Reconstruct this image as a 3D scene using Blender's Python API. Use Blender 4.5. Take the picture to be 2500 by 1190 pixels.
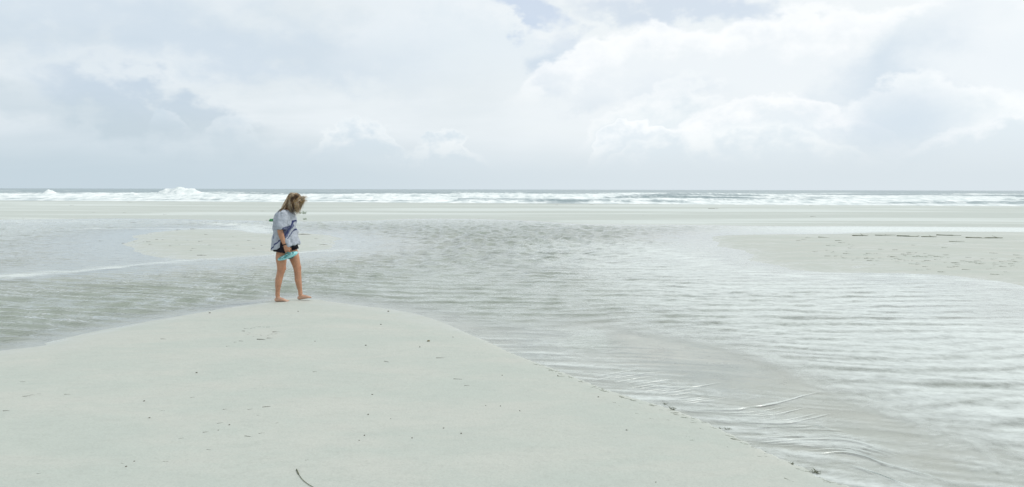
import bpy, bmesh, math, random
import numpy as np
from mathutils import Vector, Matrix, Quaternion

# ------------------------------------------------------------------ clear
for o in list(bpy.data.objects):
    bpy.data.objects.remove(o, do_unlink=True)
SC = bpy.context.scene
COL = SC.collection
random.seed(7)
RNG = np.random.default_rng(11)
rad = math.radians

# ------------------------------------------------------------------ camera
W0, H0, F0 = 2500.0, 1190.0, 1800.0      # photograph size and focal length in its pixels
PYH, ROLL = 463.0, 0.0024                # horizon row at mid frame, horizon tilt
EYE = 1.70                               # eye height above the lagoon surface (z = 0)
cam_d = bpy.data.cameras.new('camera')
cam = bpy.data.objects.new('camera', cam_d)
COL.objects.link(cam)
cam_d.sensor_fit = 'HORIZONTAL'
cam_d.sensor_width = 36.0
cam_d.lens = 36.0 * F0 / W0
cam_d.shift_y = -(H0 / 2 - PYH) / W0
cam_d.clip_start = 0.05
cam_d.clip_end = 40000
cam.location = (0, 0, EYE)
cam.rotation_euler = (math.pi / 2, -ROLL, 0)
SC.camera = cam

def G(px, py, z=0.0):
    """point of the photograph -> point on the level z"""
    u = (px - W0 / 2) / F0
    v = (PYH - py) / F0
    v, u = v + ROLL * u, u - ROLL * v
    Y = (EYE - z) / max(-v, 1e-4)
    return (u * Y, Y)

# ------------------------------------------------------------------ sky + sun
SUN_EL, SUN_AZ = 52.0, 82.0             # azimuth clockwise from +Y (view direction)
SC.view_settings.view_transform = 'Standard'
SC.view_settings.look = 'None'
SC.view_settings.exposure = 0.18
SC.view_settings.gamma = 1.0
SC.view_settings.use_curve_mapping = False

def s2l(r, g, b):
    f = lambda c: (c / 255 / 12.92) if c / 255 < 0.04045 else ((c / 255 + 0.055) / 1.055) ** 2.4
    return (f(r), f(g), f(b))

class NT:
    """small helper for node trees"""
    def __init__(s, tree): s.t = tree
    def n(s, typ, **kw):
        x = s.t.nodes.new(typ)
        for k, v in kw.items(): setattr(x, k, v)
        return x
    def put(s, sock, v):
        if isinstance(v, bpy.types.NodeSocket): s.t.links.new(v, sock)
        elif isinstance(v, (tuple, list)):
            sock.default_value = tuple(v) + (1.0,) if (len(v) == 3 and len(sock.default_value) == 4) else tuple(v)
        else: sock.default_value = v
    def m(s, op, a, b=0.0, c=0.0, clamp=False):
        x = s.n('ShaderNodeMath', operation=op, use_clamp=clamp)
        s.put(x.inputs[0], a); s.put(x.inputs[1], b); s.put(x.inputs[2], c)
        return x.outputs[0]
    def add(s, *a):
        r = a[0]
        for k in a[1:]: r = s.m('ADD', r, k)
        return r
    def mul(s, *a):
        r = a[0]
        for k in a[1:]: r = s.m('MULTIPLY', r, k)
        return r
    def sub(s, a, b): return s.m('SUBTRACT', a, b)
    def ss(s, x, lo, hi):
        """smoothstep"""
        k = s.n('ShaderNodeMapRange', interpolation_type='SMOOTHSTEP')
        s.put(k.inputs['Value'], x); s.put(k.inputs['From Min'], lo); s.put(k.inputs['From Max'], hi)
        return k.outputs['Result']
    def mix(s, f, a, b, blend='MIX'):
        k = s.n('ShaderNodeMix', data_type='RGBA', blend_type=blend)
        s.put(k.inputs[0], f); s.put(k.inputs[6], a); s.put(k.inputs[7], b)
        return k.outputs[2]
    def noise(s, vec, scale, detail=4, rough=0.5, dist=0.0, lac=2.0):
        k = s.n('ShaderNodeTexNoise')
        if vec is not None: s.put(k.inputs['Vector'], vec)
        s.put(k.inputs['Scale'], scale); s.put(k.inputs['Detail'], detail)
        s.put(k.inputs['Roughness'], rough); s.put(k.inputs['Distortion'], dist); s.put(k.inputs['Lacunarity'], lac)
        return k.outputs[0]
    def vec(s, x, y, z):
        k = s.n('ShaderNodeCombineXYZ')
        s.put(k.inputs[0], x); s.put(k.inputs[1], y); s.put(k.inputs[2], z)
        return k.outputs[0]
    def scale3(s, v, sc, loc=(0, 0, 0), rot=(0, 0, 0)):
        k = s.n('ShaderNodeMapping')
        s.put(k.inputs[0], v); s.put(k.inputs['Scale'], sc); s.put(k.inputs['Location'], loc); s.put(k.inputs['Rotation'], rot)
        return k.outputs[0]

def build_world():
    w = bpy.data.worlds.new('World')
    SC.world = w
    w.use_nodes = True
    w.node_tree.nodes.clear()
    N = NT(w.node_tree)
    out = N.n('ShaderNodeOutputWorld'); bg = N.n('ShaderNodeBackground')
    w.node_tree.links.new(bg.outputs[0], out.inputs[0])
    N.put(bg.inputs['Strength'], 0.1)
    sky = N.n('ShaderNodeTexSky', sky_type='NISHITA', sun_disc=False)
    sky.sun_elevation = rad(SUN_EL); sky.sun_rotation = rad(SUN_AZ)
    sky.air_density = 1.0; sky.dust_density = 1.5; sky.ozone_density = 1.0
    tc = N.n('ShaderNodeTexCoord')
    d = tc.outputs['Generated']
    sx = N.n('ShaderNodeSeparateXYZ'); N.put(sx.inputs[0], d)
    X, Y, Z = sx.outputs
    az = N.m('ARCTAN2', X, Y)
    el = N.m('ARCSINE', Z)
    # deck coordinates: direction met with a flat cloud layer
    zz = N.add(N.m('MAXIMUM', Z, 0.0), 0.10)
    deck = N.vec(N.m('DIVIDE', X, zz), N.m('DIVIDE', Y, zz), 0.0)
    ae = N.vec(az, N.mul(el, 1.6), 0.0)
    # warp for ragged cloud edges
    wn1 = N.sub(N.noise(N.scale3(d, (1, 1, 1.7)), 9.0, 5, 0.56), 0.5)
    wn2 = N.sub(N.noise(N.scale3(d, (1, 1, 1.5), (3.1, 1.7, 0.4)), 26.0, 3, 0.55), 0.5)
    wn4 = N.sub(N.noise(N.scale3(d, (1, 1, 1.2), (1.1, 6.7, 2.4)), 70.0, 2, 0.6), 0.5)
    wn3 = N.sub(N.noise(N.scale3(d, (1, 1, 1.3), (7.7, 2.7, 5.4)), 5.0, 3, 0.5), 0.5)
    K = 10.0
    c = lambda r, g, b: tuple(K * q for q in s2l(r, g, b))
    # overcast deck: cool grey to the left, paler to the right (towards the sun)
    side = N.ss(N.add(az, N.mul(wn3, 0.5)), -0.75, 0.55)
    base = N.mix(side, c(206, 216, 222), c(230, 235, 237))
    # broad billows in the deck
    b1 = N.noise(N.scale3(deck, (0.55, 1.0, 1), (0.3, 0.9, 0)), 1.15, 5, 0.55, 0.3)
    b2 = N.noise(N.scale3(d, (1.0, 1.0, 3.2), (1.3, 0.2, 0.7)), 3.4, 5, 0.52, 0.25)
    b3 = N.noise(N.scale3(d, (1.0, 1.0, 2.2), (4.3, 1.2, 0.3)), 15.0, 4, 0.6, 0.4)
    bil = N.ss(N.add(N.mul(b1, 0.42), N.mul(b2, 0.42), N.mul(b3, 0.16)), 0.38, 0.60)
    base = N.mix(N.mul(bil, 0.55), base, c(228, 234, 238))
    shade = N.ss(N.noise(N.scale3(d, (1.0, 1.0, 3.6), (5.2, 0.2, 2.7)), 2.6, 5, 0.5, 0.3), 0.52, 0.72)
    base = N.mix(N.mul(shade, 0.30), base, c(199, 212, 223))
    col = base
    def ang(px, py):
        u = (px - 1250) / F0; v = (PYH - py) / F0 + ROLL * u
        return math.atan(u), math.atan(v / math.sqrt(1 + u * u))
    def patch(px, py, rx, ry, colr, amt, soft=0.6, warp=0.10, tilt=0.0):
        """a ragged oval region of the cloud cover"""
        nonlocal col
        a0, e0 = ang(px, py)
        da = N.add(N.sub(az, a0), N.mul(wn1, warp * 1.5))
        de = N.add(N.sub(el, e0), N.mul(wn2, warp * 0.55), N.mul(wn1, warp * 0.5))
        de = N.sub(de, N.mul(da, tilt))
        r = N.m('SQRT', N.add(N.m('POWER', N.m('ABSOLUTE', N.mul(da, F0 / rx)), 2.0), N.m('POWER', N.m('ABSOLUTE', N.mul(de, F0 / ry)), 2.0)))
        k = N.sub(1.0, N.ss(r, 1.0 - soft, 1.0 + soft))
        col = N.mix(N.mul(k, amt), col, colr)
    def heap(px, pyt, pyb, rx, amt, bright, dark, edge=0.006, amp=1.0, power=2.0):
        """cumulus bank: cauliflower top edge, pale crown fading to a soft grey base"""
        nonlocal col
        a0, et = ang(px, pyt); _, eb = ang(px, pyb)
        da = N.mul(N.sub(az, a0), F0 / rx)
        dome = N.sub(1.0, N.m('POWER', N.m('ABSOLUTE', da), power))
        top = N.add(N.mul(dome, (et - eb)), eb, N.mul(wn1, 0.085 * amp), N.mul(wn2, 0.040 * amp), N.mul(wn4, 0.012 * amp))
        under = N.sub(top, el)
        k = N.ss(under, 0.0, edge)
        foot = N.ss(N.add(el, N.mul(wn3, 0.05)), eb - 0.02, eb + 0.45 * (et - eb))
        lat = N.sub(1.0, N.ss(N.m('ABSOLUTE', da), 0.75, 1.1))
        k = N.mul(k, foot, lat, amt)
        crown = N.sub(1.0, N.ss(N.add(under, N.mul(wn2, 0.06), N.mul(wn4, 0.02), N.mul(wn1, 0.05)), -0.004, 0.6 * (et - eb)))
        col = N.mix(k, col, N.mix(crown, dark, bright))
    # clear blue gaps (the sky itself shows there)
    blue = N.mix(0.62, sky.outputs[0], c(196, 212, 236))
    blue_far = N.mix(0.5, sky.outputs[0], c(205, 219, 236))
    patch(1660, 35, 230, 38, blue_far, 0.5, 0.6, 0.16, -0.1)
    patch(1395, 150, 70, 55, blue_far, 0.75, 0.5, 0.14)
    patch(360, 260, 190, 55, blue_far, 0.72, 0.55, 0.16, -0.25)
    patch(1620, 215, 160, 40, blue_far, 0.5, 0.6, 0.14)
    # cloud heaps, far ones first
    Wt, Wl = c(243, 245, 246), c(226, 233, 237)
    heap(1130, -120, 230, 420, 0.6, c(234, 238, 241), c(215, 225, 232), 0.06, 1.4)
    heap(2000, 10, 260, 760, 0.85, c(243, 245, 246), c(227, 233, 237), 0.014, 1.1, 4.0)
    heap(2420, -60, 160, 330, 0.6, c(240, 243, 244), c(212, 223, 230), 0.03, 1.2)
    patch(2230, 130, 190, 60, c(201, 214, 225), 0.8, 0.8, 0.14, 0.55)
    patch(2470, 40, 130, 130, c(236, 240, 242), 0.7, 0.9, 0.14)
    patch(2440, 160, 120, 60, c(225, 232, 237), 0.6, 0.9, 0.14)
    heap(2250, 180, 400, 330, 0.8, c(241, 244, 245), c(220, 229, 234), 0.012, 1.0)
    heap(1650, 195, 380, 260, 0.55, c(240, 243, 244), c(218, 228, 233), 0.012, 1.3)
    heap(1880, 225, 390, 330, 0.85, c(242, 244, 245), c(222, 230, 235), 0.009, 0.9)
    patch(2180, 310, 110, 75, c(201, 214, 225), 0.75, 0.8, 0.12, 0.1)
    heap(1560, 285, 410, 150, 0.9, c(242, 245, 246), c(219, 228, 234), 0.005, 1.1)
    heap(1800, 300, 415, 360, 0.75, c(238, 242, 243), c(216, 226, 232), 0.007, 0.8)
    heap(2480, 270, 400, 250, 0.7, c(240, 243, 245), c(216, 226, 232), 0.012, 0.9)
    heap(860, 285, 400, 150, 0.75, c(233, 238, 240), c(204, 217, 226), 0.008, 1.2)
    heap(1090, 320, 400, 120, 0.8, c(237, 241, 242), c(207, 219, 227), 0.006, 1.0)
    heap(560, 265, 370, 90, 0.45, c(226, 233, 237), c(203, 216, 225), 0.01, 1.0)
    heap(420, 262, 320, 50, 0.4, c(226, 233, 238), c(205, 218, 227), 0.006, 0.9)
    # grey shelves on the left
    patch(230, 290, 420, 34, c(186, 201, 211), 0.5, 0.8, 0.10, -0.22)
    patch(250, 30, 520, 80, c(189, 205, 219), 0.5, 0.9, 0.16, -0.1)
    patch(560, 120, 300, 45, c(194, 208, 221), 0.5, 0.9, 0.14, -0.12)
    # the sharp blue gap near the zenith side
    patch(1262, 18, 88, 50, blue, 0.6, 0.35, 0.15, -0.35)
    # thick air over the horizon
    hz = N.sub(1.0, N.ss(N.add(el, N.mul(wn3, 0.035)), 0.012, 0.085))
    hcol = N.mix(N.ss(az, -0.55, 0.25), c(187, 202, 211), c(206, 216, 222))
    col = N.mix(N.mul(hz, 0.92), col, hcol)
    # below the horizon: plain ground tone
    col = N.mix(N.ss(el, -0.02, -0.001), c(170, 182, 180), col)
    N.put(bg.inputs['Color'], col)
    w.cycles.sampling_method = 'MANUAL'
    w.cycles.sample_map_resolution = 256
build_world()
SC.cycles.max_bounces = 6
SC.cycles.diffuse_bounces = 2
SC.cycles.glossy_bounces = 2
SC.cycles.transparent_max_bounces = 8

sd = bpy.data.lights.new('sun', 'SUN')
sun = bpy.data.objects.new('sun', sd)
COL.objects.link(sun)
sd.energy = 1.5
sd.angle = rad(15)
sd.color = (1.0, 0.965, 0.91)
_a, _e = rad(SUN_AZ), rad(SUN_EL)
_dir = Vector((math.sin(_a) * math.cos(_e), math.cos(_a) * math.cos(_e), math.sin(_e)))
sun.rotation_euler = (-_dir).to_track_quat('-Z', 'Y').to_euler()
sun.location = _dir * 60

# ------------------------------------------------------------------ numeric helpers
def _hash(ix, iy, seed):
    h = (ix.astype(np.int64) * 374761393 + iy.astype(np.int64) * 668265263 + seed * 974634777) & 0x7fffffff
    h = ((h ^ (h >> 13)) * 1274126177) & 0x7fffffff
    h = (h ^ (h >> 16)) & 0xffff
    return h.astype(np.float32) / 65535.0
def gnoise(x, y, seed=0):
    """gradient noise, about -0.7..0.7"""
    x = np.asarray(x, np.float32); y = np.asarray(y, np.float32)
    ix = np.floor(x); iy = np.floor(y)
    fx = x - ix; fy = y - iy
    ux = fx * fx * fx * (fx * (fx * 6 - 15) + 10); uy = fy * fy * fy * (fy * (fy * 6 - 15) + 10)
    def g(dx, dy):
        a = _hash(ix + dx, iy + dy, seed) * (2 * np.pi)
        return np.cos(a) * (fx - dx) + np.sin(a) * (fy - dy)
    a = g(0, 0); b = g(1, 0); c = g(0, 1); d = g(1, 1)
    return (a + (b - a) * ux) * (1 - uy) + (c + (d - c) * ux) * uy
def fbm(x, y, seed=0, octv=4, gain=0.5):
    s = 0; a = 1.0; f = 1.0
    for k in range(octv):
        s = s + a * gnoise(x * f + 17.3 * k, y * f - 9.1 * k, seed + k); a *= gain; f *= 2.03
    return s
def sstep(x, lo, hi):
    t = np.clip((x - lo) / (hi - lo), 0, 1)
    return t * t * (3 - 2 * t)
def spline(pts, n=8, closed=False):
    P = np.array(pts, float)
    if closed: P = np.vstack([P[-1], P, P[0], P[1]])
    else: P = np.vstack([2 * P[0] - P[1], P, 2 * P[-1] - P[-2]])
    out = []
    for i in range(1, len(P) - 2):
        for k in range(n):
            t = k / n
            p0, p1, p2, p3 = P[i - 1], P[i], P[i + 1], P[i + 2]
            out.append(0.5 * (2 * p1 + (p2 - p0) * t + (2 * p0 - 5 * p1 + 4 * p2 - p3) * t * t + (3 * p1 - p0 - 3 * p2 + p3) * t ** 3))
    if not closed: out.append(P[-2])
    return np.array(out)
def seg_dist(x, y, line, closed, far):
    """distance to a polyline; far points keep the value far"""
    d2 = np.full(x.shape, far * far, np.float32)
    lo = line.min(0) - far; hi = line.max(0) + far
    sel = np.nonzero((x > lo[0]) & (x < hi[0]) & (y > lo[1]) & (y < hi[1]))[0]
    if len(sel) == 0: return np.sqrt(d2)
    n = len(line); m = n if closed else n - 1
    for i in range(m):
        a = line[i]; b = line[(i + 1) % n]
        l0 = np.minimum(a, b) - far; h0 = np.maximum(a, b) + far
        xs = x[sel]; ys = y[sel]
        q = sel[(xs > l0[0]) & (xs < h0[0]) & (ys > l0[1]) & (ys < h0[1])]
        if len(q) == 0: continue
        e = b - a; L = max(float(e @ e), 1e-9)
        px = x[q] - a[0]; py = y[q] - a[1]
        t = np.clip((px * e[0] + py * e[1]) / L, 0, 1)
        d2[q] = np.minimum(d2[q], (px - t * e[0]) ** 2 + (py - t * e[1]) ** 2)
    return np.sqrt(d2)
def inside(x, y, line):
    r = np.zeros(x.shape, bool); n = len(line)
    for i in range(n):
        (x1, y1), (x2, y2) = line[i], line[(i + 1) % n]
        if y1 == y2: continue
        c = ((y1 > y) != (y2 > y)) & (x < (x2 - x1) * (y - y1) / (y2 - y1) + x1)
        r ^= c
    return r
def signed(x, y, poly, far):
    d = seg_dist(x, y, poly, True, far)
    return np.where(inside(x, y, poly), d, -d)

# ------------------------------------------------------------------ shorelines (world, metres)
def P(lst): return [G(a, b) for a, b in lst]
# near sand bar: left shore, crest at the walker's feet, runoff edge on the right
near_edge = P([(0, 858), (120, 835), (250, 806), (400, 779), (520, 758), (600, 745), (660, 734), (700, 729), (760, 730),
               (830, 740), (900, 749), (1000, 764), (1080, 788), (1160, 822), (1240, 860), (1330, 895), (1430, 935),
               (1520, 967), (1630, 999), (1750, 1045), (1860, 1100), (1980, 1152), (2070, 1190)])
run_edge = spline(near_edge[14:] + [(3.1, 3.0), (4.2, 1.2)], 8)
near_poly = np.vstack([spline([(-40, -8), (-16, 2.0), (-8.5, 5.4)] + near_edge + [(3.1, 3.0), (4.2, 1.2), (7, -3), (12, -12)], 8),
                       [(12, -60), (-60, -60), (-60, -12)]])
# low wet bank between the runoff and the main channel
bank_poly = spline(P([(1425, 842), (1475, 806), (1560, 808), (1680, 826), (1800, 853), (1920, 893), (2020, 938), (2150, 992),
                      (2300, 1052), (2420, 1112), (2540, 1180)]) + [(4.6, 3.6), (6.2, 1.0)] +
                   [(5.4, 1.0), (3.9, 3.3)] + P([(2330, 1190), (2150, 1120), (2000, 1065), (1860, 1030), (1740, 985), (1600, 930), (1500, 890)]), 7, True)
# small bar behind the walker
mid_poly = spline(P([(300, 596), (340, 575), (420, 563), (540, 560), (640, 571), (740, 569), (800, 576), (823, 590), (800, 606),
                     (700, 618), (560, 628), (440, 634), (350, 618)]), 7, True)
# right bar
right_poly = spline(P([(1745, 578), (1800, 573), (2000, 571), (2200, 567), (2500, 567), (2900, 570)]) + [(40, 27), (44, 20), (36, 15), (22, 12.6)] +
                    P([(2900, 775), (2700, 732), (2500, 697), (2400, 682), (2300, 673), (2150, 668), (2000, 664), (1900, 650), (1835, 628), (1775, 600)]), 7, True)
# beach beyond the lagoon
beach_line = P([(-1200, 548), (-500, 541), (0, 537), (300, 534), (500, 537), (750, 541), (900, 539), (1000, 535), (1150, 535),
                (1300, 540), (1400, 547), (1500, 549), (1700, 550), (1900, 553), (2100, 553), (2500, 556), (3300, 561)])
beach_line = [(-700, 60), (-200, 47)] + beach_line + [(200, 28), (700, 12)]
beach_s = spline(beach_line, 8)
SHORE0, SHORE1 = 88.0, -0.17            # sea edge: y = SHORE0 + SHORE1 * x
scratch_c = [G(x, y, 0.05) for x, y in ((615, 812), (640, 808), (668, 800), (655, 818))]

def beach_dist(x, y):
    """positive on the beach side"""
    yb = np.interp(x, beach_s[:, 0], beach_s[:, 1])
    return y - yb

def soft_max(a, b, k):
    h = np.clip(0.5 + 0.5 * (a - b) / k, 0, 1)
    return b + (a - b) * h + k * h * (1 - h)

def terrain_h(x, y):
    x = np.asarray(x, np.float32).ravel(); y = np.asarray(y, np.float32).ravel()
    edge_n = 0.05 * fbm(x * 0.9, y * 0.9, 3, 3)
    edge_w = 0.55 * fbm(x * 0.2, y * 0.3, 4, 4, 0.5)
    # lagoon bed, deepest in the middle of the pool
    cx, cy = G(1050, 585)
    pool = np.exp(-(((x - cx) / 11) ** 2 + ((y - cy) / 10) ** 2))
    cl, cly = G(120, 760)
    pool2 = np.exp(-(((x - cl) / 4.5) ** 2 + ((y - cly) / 4.0) ** 2))
    bed = -0.10 - 0.30 * pool - 0.07 * pool2 + 0.03 * fbm(x * 0.35, y * 0.35, 5, 3)
    # right side of the lagoon is ankle shallow
    sh = sstep(x - 0.25 * (y - 10), 2.0, 7.0) * (1 - pool)
    bed = bed * (1 - 0.55 * sh)
    # rippled film of runoff at the foot of the near bar
    dr = seg_dist(x, y, run_edge, False, 3.5)
    film = (1 - sstep(dr, 0.8, 2.6))
    ug = gnoise(x * 0.8, y * 0.8, 8)
    rip = np.sin((y * 1.0 + 0.22 * x + 0.25 * ug) * 2 * np.pi / 0.17 + 2.0 * gnoise(x * 1.5, y * 2.5, 9))
    bed = bed * (1 - film) + film * (-0.009 + 0.005 * rip * (0.5 + gnoise(x * 1.7, y * 3.0, 19)))
    # near bar
    s = signed(x, y, near_poly, 14.0) + edge_n * 0.5
    cut = np.exp(-(dr / 1.1) ** 2)                                  # small scarp where the runoff bites
    hin = 0.055 * (1 - np.exp(-np.maximum(s, 0) / 0.9)) + 0.02 * sstep(s, 0.0, 0.05) * cut
    hn = np.where(s > 0, 0.001 + hin, np.maximum(0.10 * s, -0.6))
    hn = hn + np.where(s > 0, sstep(s, 0, 1.2) * (0.016 * fbm(x * 0.45, y * 0.45, 31, 3) + 0.006 * fbm(x * 1.6 + .9 * y, y * 2.6 - x, 35, 4, .6)), 0)
    far_in = sstep(s, 3.0, 14.0)
    hn = hn + 0.05 * far_in
    # low bank
    s = signed(x, y, bank_poly, 6.0) + edge_n * 0.6
    hb = np.where(s > 0, -0.026 + 0.0285 * (1 - np.exp(-np.maximum(s, 0) / 0.45)) + 0.012 * fbm(x * 0.7 + 0.4 * y, y * 1.5 - 0.7 * x, 41, 3) * sstep(s, 0, .7), -0.026 + np.maximum(0.035 * s, -0.6))
    s = signed(x, y, mid_poly, 12.0) + edge_w
    hm = np.where(s > 0, 0.045 * (1 - np.exp(-np.maximum(s, 0) / 2.2)) + 0.012 * fbm(x * .7, y * .7, 51, 3) * sstep(s, 0, 1.), np.maximum(0.018 * s, -0.6))
    s = signed(x, y, right_poly, 14.0) + edge_w
    hr = np.where(s > 0, 0.075 * (1 - np.exp(-np.maximum(s, 0) / 2.2)) + 0.012 * fbm(x * .6, y * .6, 61, 3) * sstep(s, 0, 1.), np.maximum(0.016 * s, -0.6))
    # far beach: a low berm that falls away to the sea
    s = beach_dist(x, y) + edge_n * 3
    q = y - (SHORE0 + SHORE1 * x)
    hf = np.where(s > 0, 0.06 * (1 - np.exp(-np.maximum(s, 0) / 1.2)) + 0.05 * sstep(s, 6, 30) + 0.02 * fbm(x * .12, y * .25, 71, 4) * sstep(s, 0, 4.), np.maximum(0.06 * s, -0.6))
    hf = hf - 0.06 * sstep(q, -22, -1) - np.maximum(q, 0) * 0.035 - 0.02 * np.maximum(q - 40, 0)
    hf = np.maximum(hf, -8)
    h = soft_max(bed, hn, 0.004)
    h = soft_max(h, hb, 0.006)
    h = soft_max(h, hm, 0.01)
    h = soft_max(h, hr, 0.01)
    gx, gy = G(1440, 833)
    h = h - 0.085 * np.exp(-(((x - gx) / 0.30) ** 2 + ((y - gy) / 0.42) ** 2))     # scoured hole at the head of the bank
    h = np.where(q > -30, hf, soft_max(h, hf, 0.008))
    return h

HG = {}
def th(x, y):
    """height of the sand, read from the built grid"""
    xs, ys, Z = HG['xs'], HG['ys'], HG['Z']
    i = min(max(int(np.searchsorted(xs, x)) - 1, 0), len(xs) - 2); j = min(max(int(np.searchsorted(ys, y)) - 1, 0), len(ys) - 2)
    a = (x - xs[i]) / (xs[i + 1] - xs[i]); b = (y - ys[j]) / (ys[j + 1] - ys[j])
    return float((Z[j, i] * (1 - a) + Z[j, i + 1] * a) * (1 - b) + (Z[j + 1, i] * (1 - a) + Z[j + 1, i + 1] * a) * b)
def ground_pt(px, py):
    z = 0.03
    for _ in range(4):
        x, y = G(px, py, z); z = max(th(x, y), -0.02)
    return Vector((x, y, z))

# ------------------------------------------------------------------ mesh helpers
def grid_mesh(name, xs, ys, Z, fan=False):
    nx, ny = len(xs), len(ys)
    if fan: XX, YY = xs
    me = bpy.data.meshes.new(name)
    return me
def mesh_from_grid(name, XX, YY, ZZ):
    ny, nx = XX.shape
    co = np.stack([XX, YY, ZZ], -1).reshape(-1, 3).astype(np.float32)
    idx = np.arange(nx * ny, dtype=np.int32).reshape(ny, nx)
    q = np.stack([idx[:-1, :-1], idx[:-1, 1:], idx[1:, 1:], idx[1:, :-1]], -1).reshape(-1, 4)
    me = bpy.data.meshes.new(name)
    me.vertices.add(len(co)); me.vertices.foreach_set('co', co.ravel())
    me.loops.add(q.size); me.loops.foreach_set('vertex_index', q.ravel())
    me.polygons.add(len(q))
    me.polygons.foreach_set('loop_start', np.arange(0, q.size, 4, dtype=np.int32))
    me.polygons.foreach_set('use_smooth', np.ones(len(q), bool))
    me.update(calc_edges=True)
    return me
def fattr(me, name, arr):
    a = me.attributes.new(name, 'FLOAT', 'POINT')
    a.data.foreach_set('value', np.asarray(arr, np.float32).ravel())
def cattr(me, name, arr):
    a = me.attributes.new(name, 'FLOAT_COLOR', 'POINT')
    arr = np.asarray(arr, np.float32)
    if arr.shape[1] == 3: arr = np.hstack([arr, np.ones((len(arr), 1), np.float32)])
    a.data.foreach_set('color', arr.ravel())
def link(name, me, mat=None, parent=None):
    o = bpy.data.objects.new(name, me); COL.objects.link(o)
    if mat is not None: me.materials.append(mat)
    if parent is not None: o.parent = parent
    return o
def tag(o, label=None, cat=None, group=None, kind=None):
    if label: o['label'] = label
    if cat: o['category'] = cat
    if group: o['group'] = group
    if kind: o['kind'] = kind
    return o
def axis(parts):
    """parts: list of (start, stop, step) joined into one increasing array; step may be (s0, s1)"""
    out = []
    for a, b, s in parts:
        if isinstance(s, tuple):
            v = a
            while v < b:
                out.append(v); v += s[0] + (s[1] - s[0]) * (v - a) / (b - a)
        else: out += list(np.arange(a, b, s))
    out.append(parts[-1][1])
    return np.array(out)
def new_mat(name):
    m = bpy.data.materials.new(name); m.use_nodes = True
    m.node_tree.nodes.clear()
    N = NT(m.node_tree)
    o = N.n('ShaderNodeOutputMaterial')
    return m, N, o
def attr(N, name, kind='Fac'):
    a = N.n('ShaderNodeAttribute'); a.attribute_name = name
    return a.outputs[kind]
def pos(N):
    return N.n('ShaderNodeNewGeometry').outputs['Position']

# ------------------------------------------------------------------ materials of the setting
def mat_sand():
    m, N, o = new_mat('pale damp sand')
    p = pos(N)
    big = N.noise(N.scale3(p, (0.8, 1.7, 1), (0, 0, 0), (0, 0, rad(-28))), 0.9, 6, 0.66, 0.4)
    med = N.noise(N.scale3(p, (0.6, 1.6, 1)), 2.2, 5, 0.6)
    col = N.mix(N.ss(big, 0.35, 0.68), (0.452, 0.490, 0.446), (0.498, 0.512, 0.466))
    col = N.mix(N.mul(N.ss(med, 0.42, 0.75), 0.18), col, (0.515, 0.545, 0.495))
    fine = N.noise(p, 70.0, 4, 0.75)
    speck = N.mul(N.ss(N.noise(p, 38.0, 4, 0.8), 0.62, 0.74), N.ss(N.noise(p, 0.8, 3, 0.6), 0.40, 0.62))
    col = N.mix(N.m('MULTIPLY', N.ss(fine, 0.40, 0.72), 0.32), col, (0.33, 0.335, 0.30))
    col = N.mix(N.mul(speck, 0.35), col, (0.36, 0.36, 0.31))
    mot = N.noise(N.scale3(p, (0.7, 1.5, 1), (3, 1, 0), (0, 0, rad(-30))), 11.0, 5, 0.7)
    col = N.mix(N.mul(N.ss(mot, 0.46, 0.72), 0.16), col, (0.30, 0.32, 0.29))
    # lap lines drawn across the far beach by the last swash
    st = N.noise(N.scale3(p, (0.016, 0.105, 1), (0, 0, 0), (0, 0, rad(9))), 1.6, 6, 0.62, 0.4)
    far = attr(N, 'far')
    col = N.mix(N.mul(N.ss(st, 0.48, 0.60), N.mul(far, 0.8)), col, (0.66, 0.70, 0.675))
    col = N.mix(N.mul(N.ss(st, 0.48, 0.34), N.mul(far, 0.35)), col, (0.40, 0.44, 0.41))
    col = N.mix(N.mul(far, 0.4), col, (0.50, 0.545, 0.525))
    wet = attr(N, 'wet')
    wn = N.noise(p, 3.0, 4, 0.6)
    wetn = N.m('MULTIPLY', wet, N.ss(wn, 0.15, 0.75), clamp=True)
    col = N.mix(N.mul(wet, 0.5), col, (0.435, 0.458, 0.412))
    b = N.n('ShaderNodeBsdfPrincipled')
    N.put(b.inputs['Base Color'], col)
    N.put(b.inputs['Roughness'], N.sub(0.85, N.mul(wetn, 0.70)))
    N.put(b.inputs['Specular IOR Level'], N.add(0.2, N.mul(wet, 0.4)))
    bp = N.n('ShaderNodeBump')
    N.put(bp.inputs['Strength'], 0.7); N.put(bp.inputs['Distance'], 0.010)
    hgt = N.add(N.mul(N.noise(p, 22.0, 5, 0.65), 0.8), N.mul(N.noise(N.scale3(p, (0.5, 1.4, 1), (0, 0, 0), (0, 0, rad(20))), 7.0, 4, 0.6), 1.2))
    N.put(bp.inputs['Height'], N.mul(hgt, N.sub(1.0, N.mul(wet, 0.8))))
    N.put(b.inputs['Normal'], bp.outputs[0])
    N.t.links.new(b.outputs[0], o.inputs[0])
    return m

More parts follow.
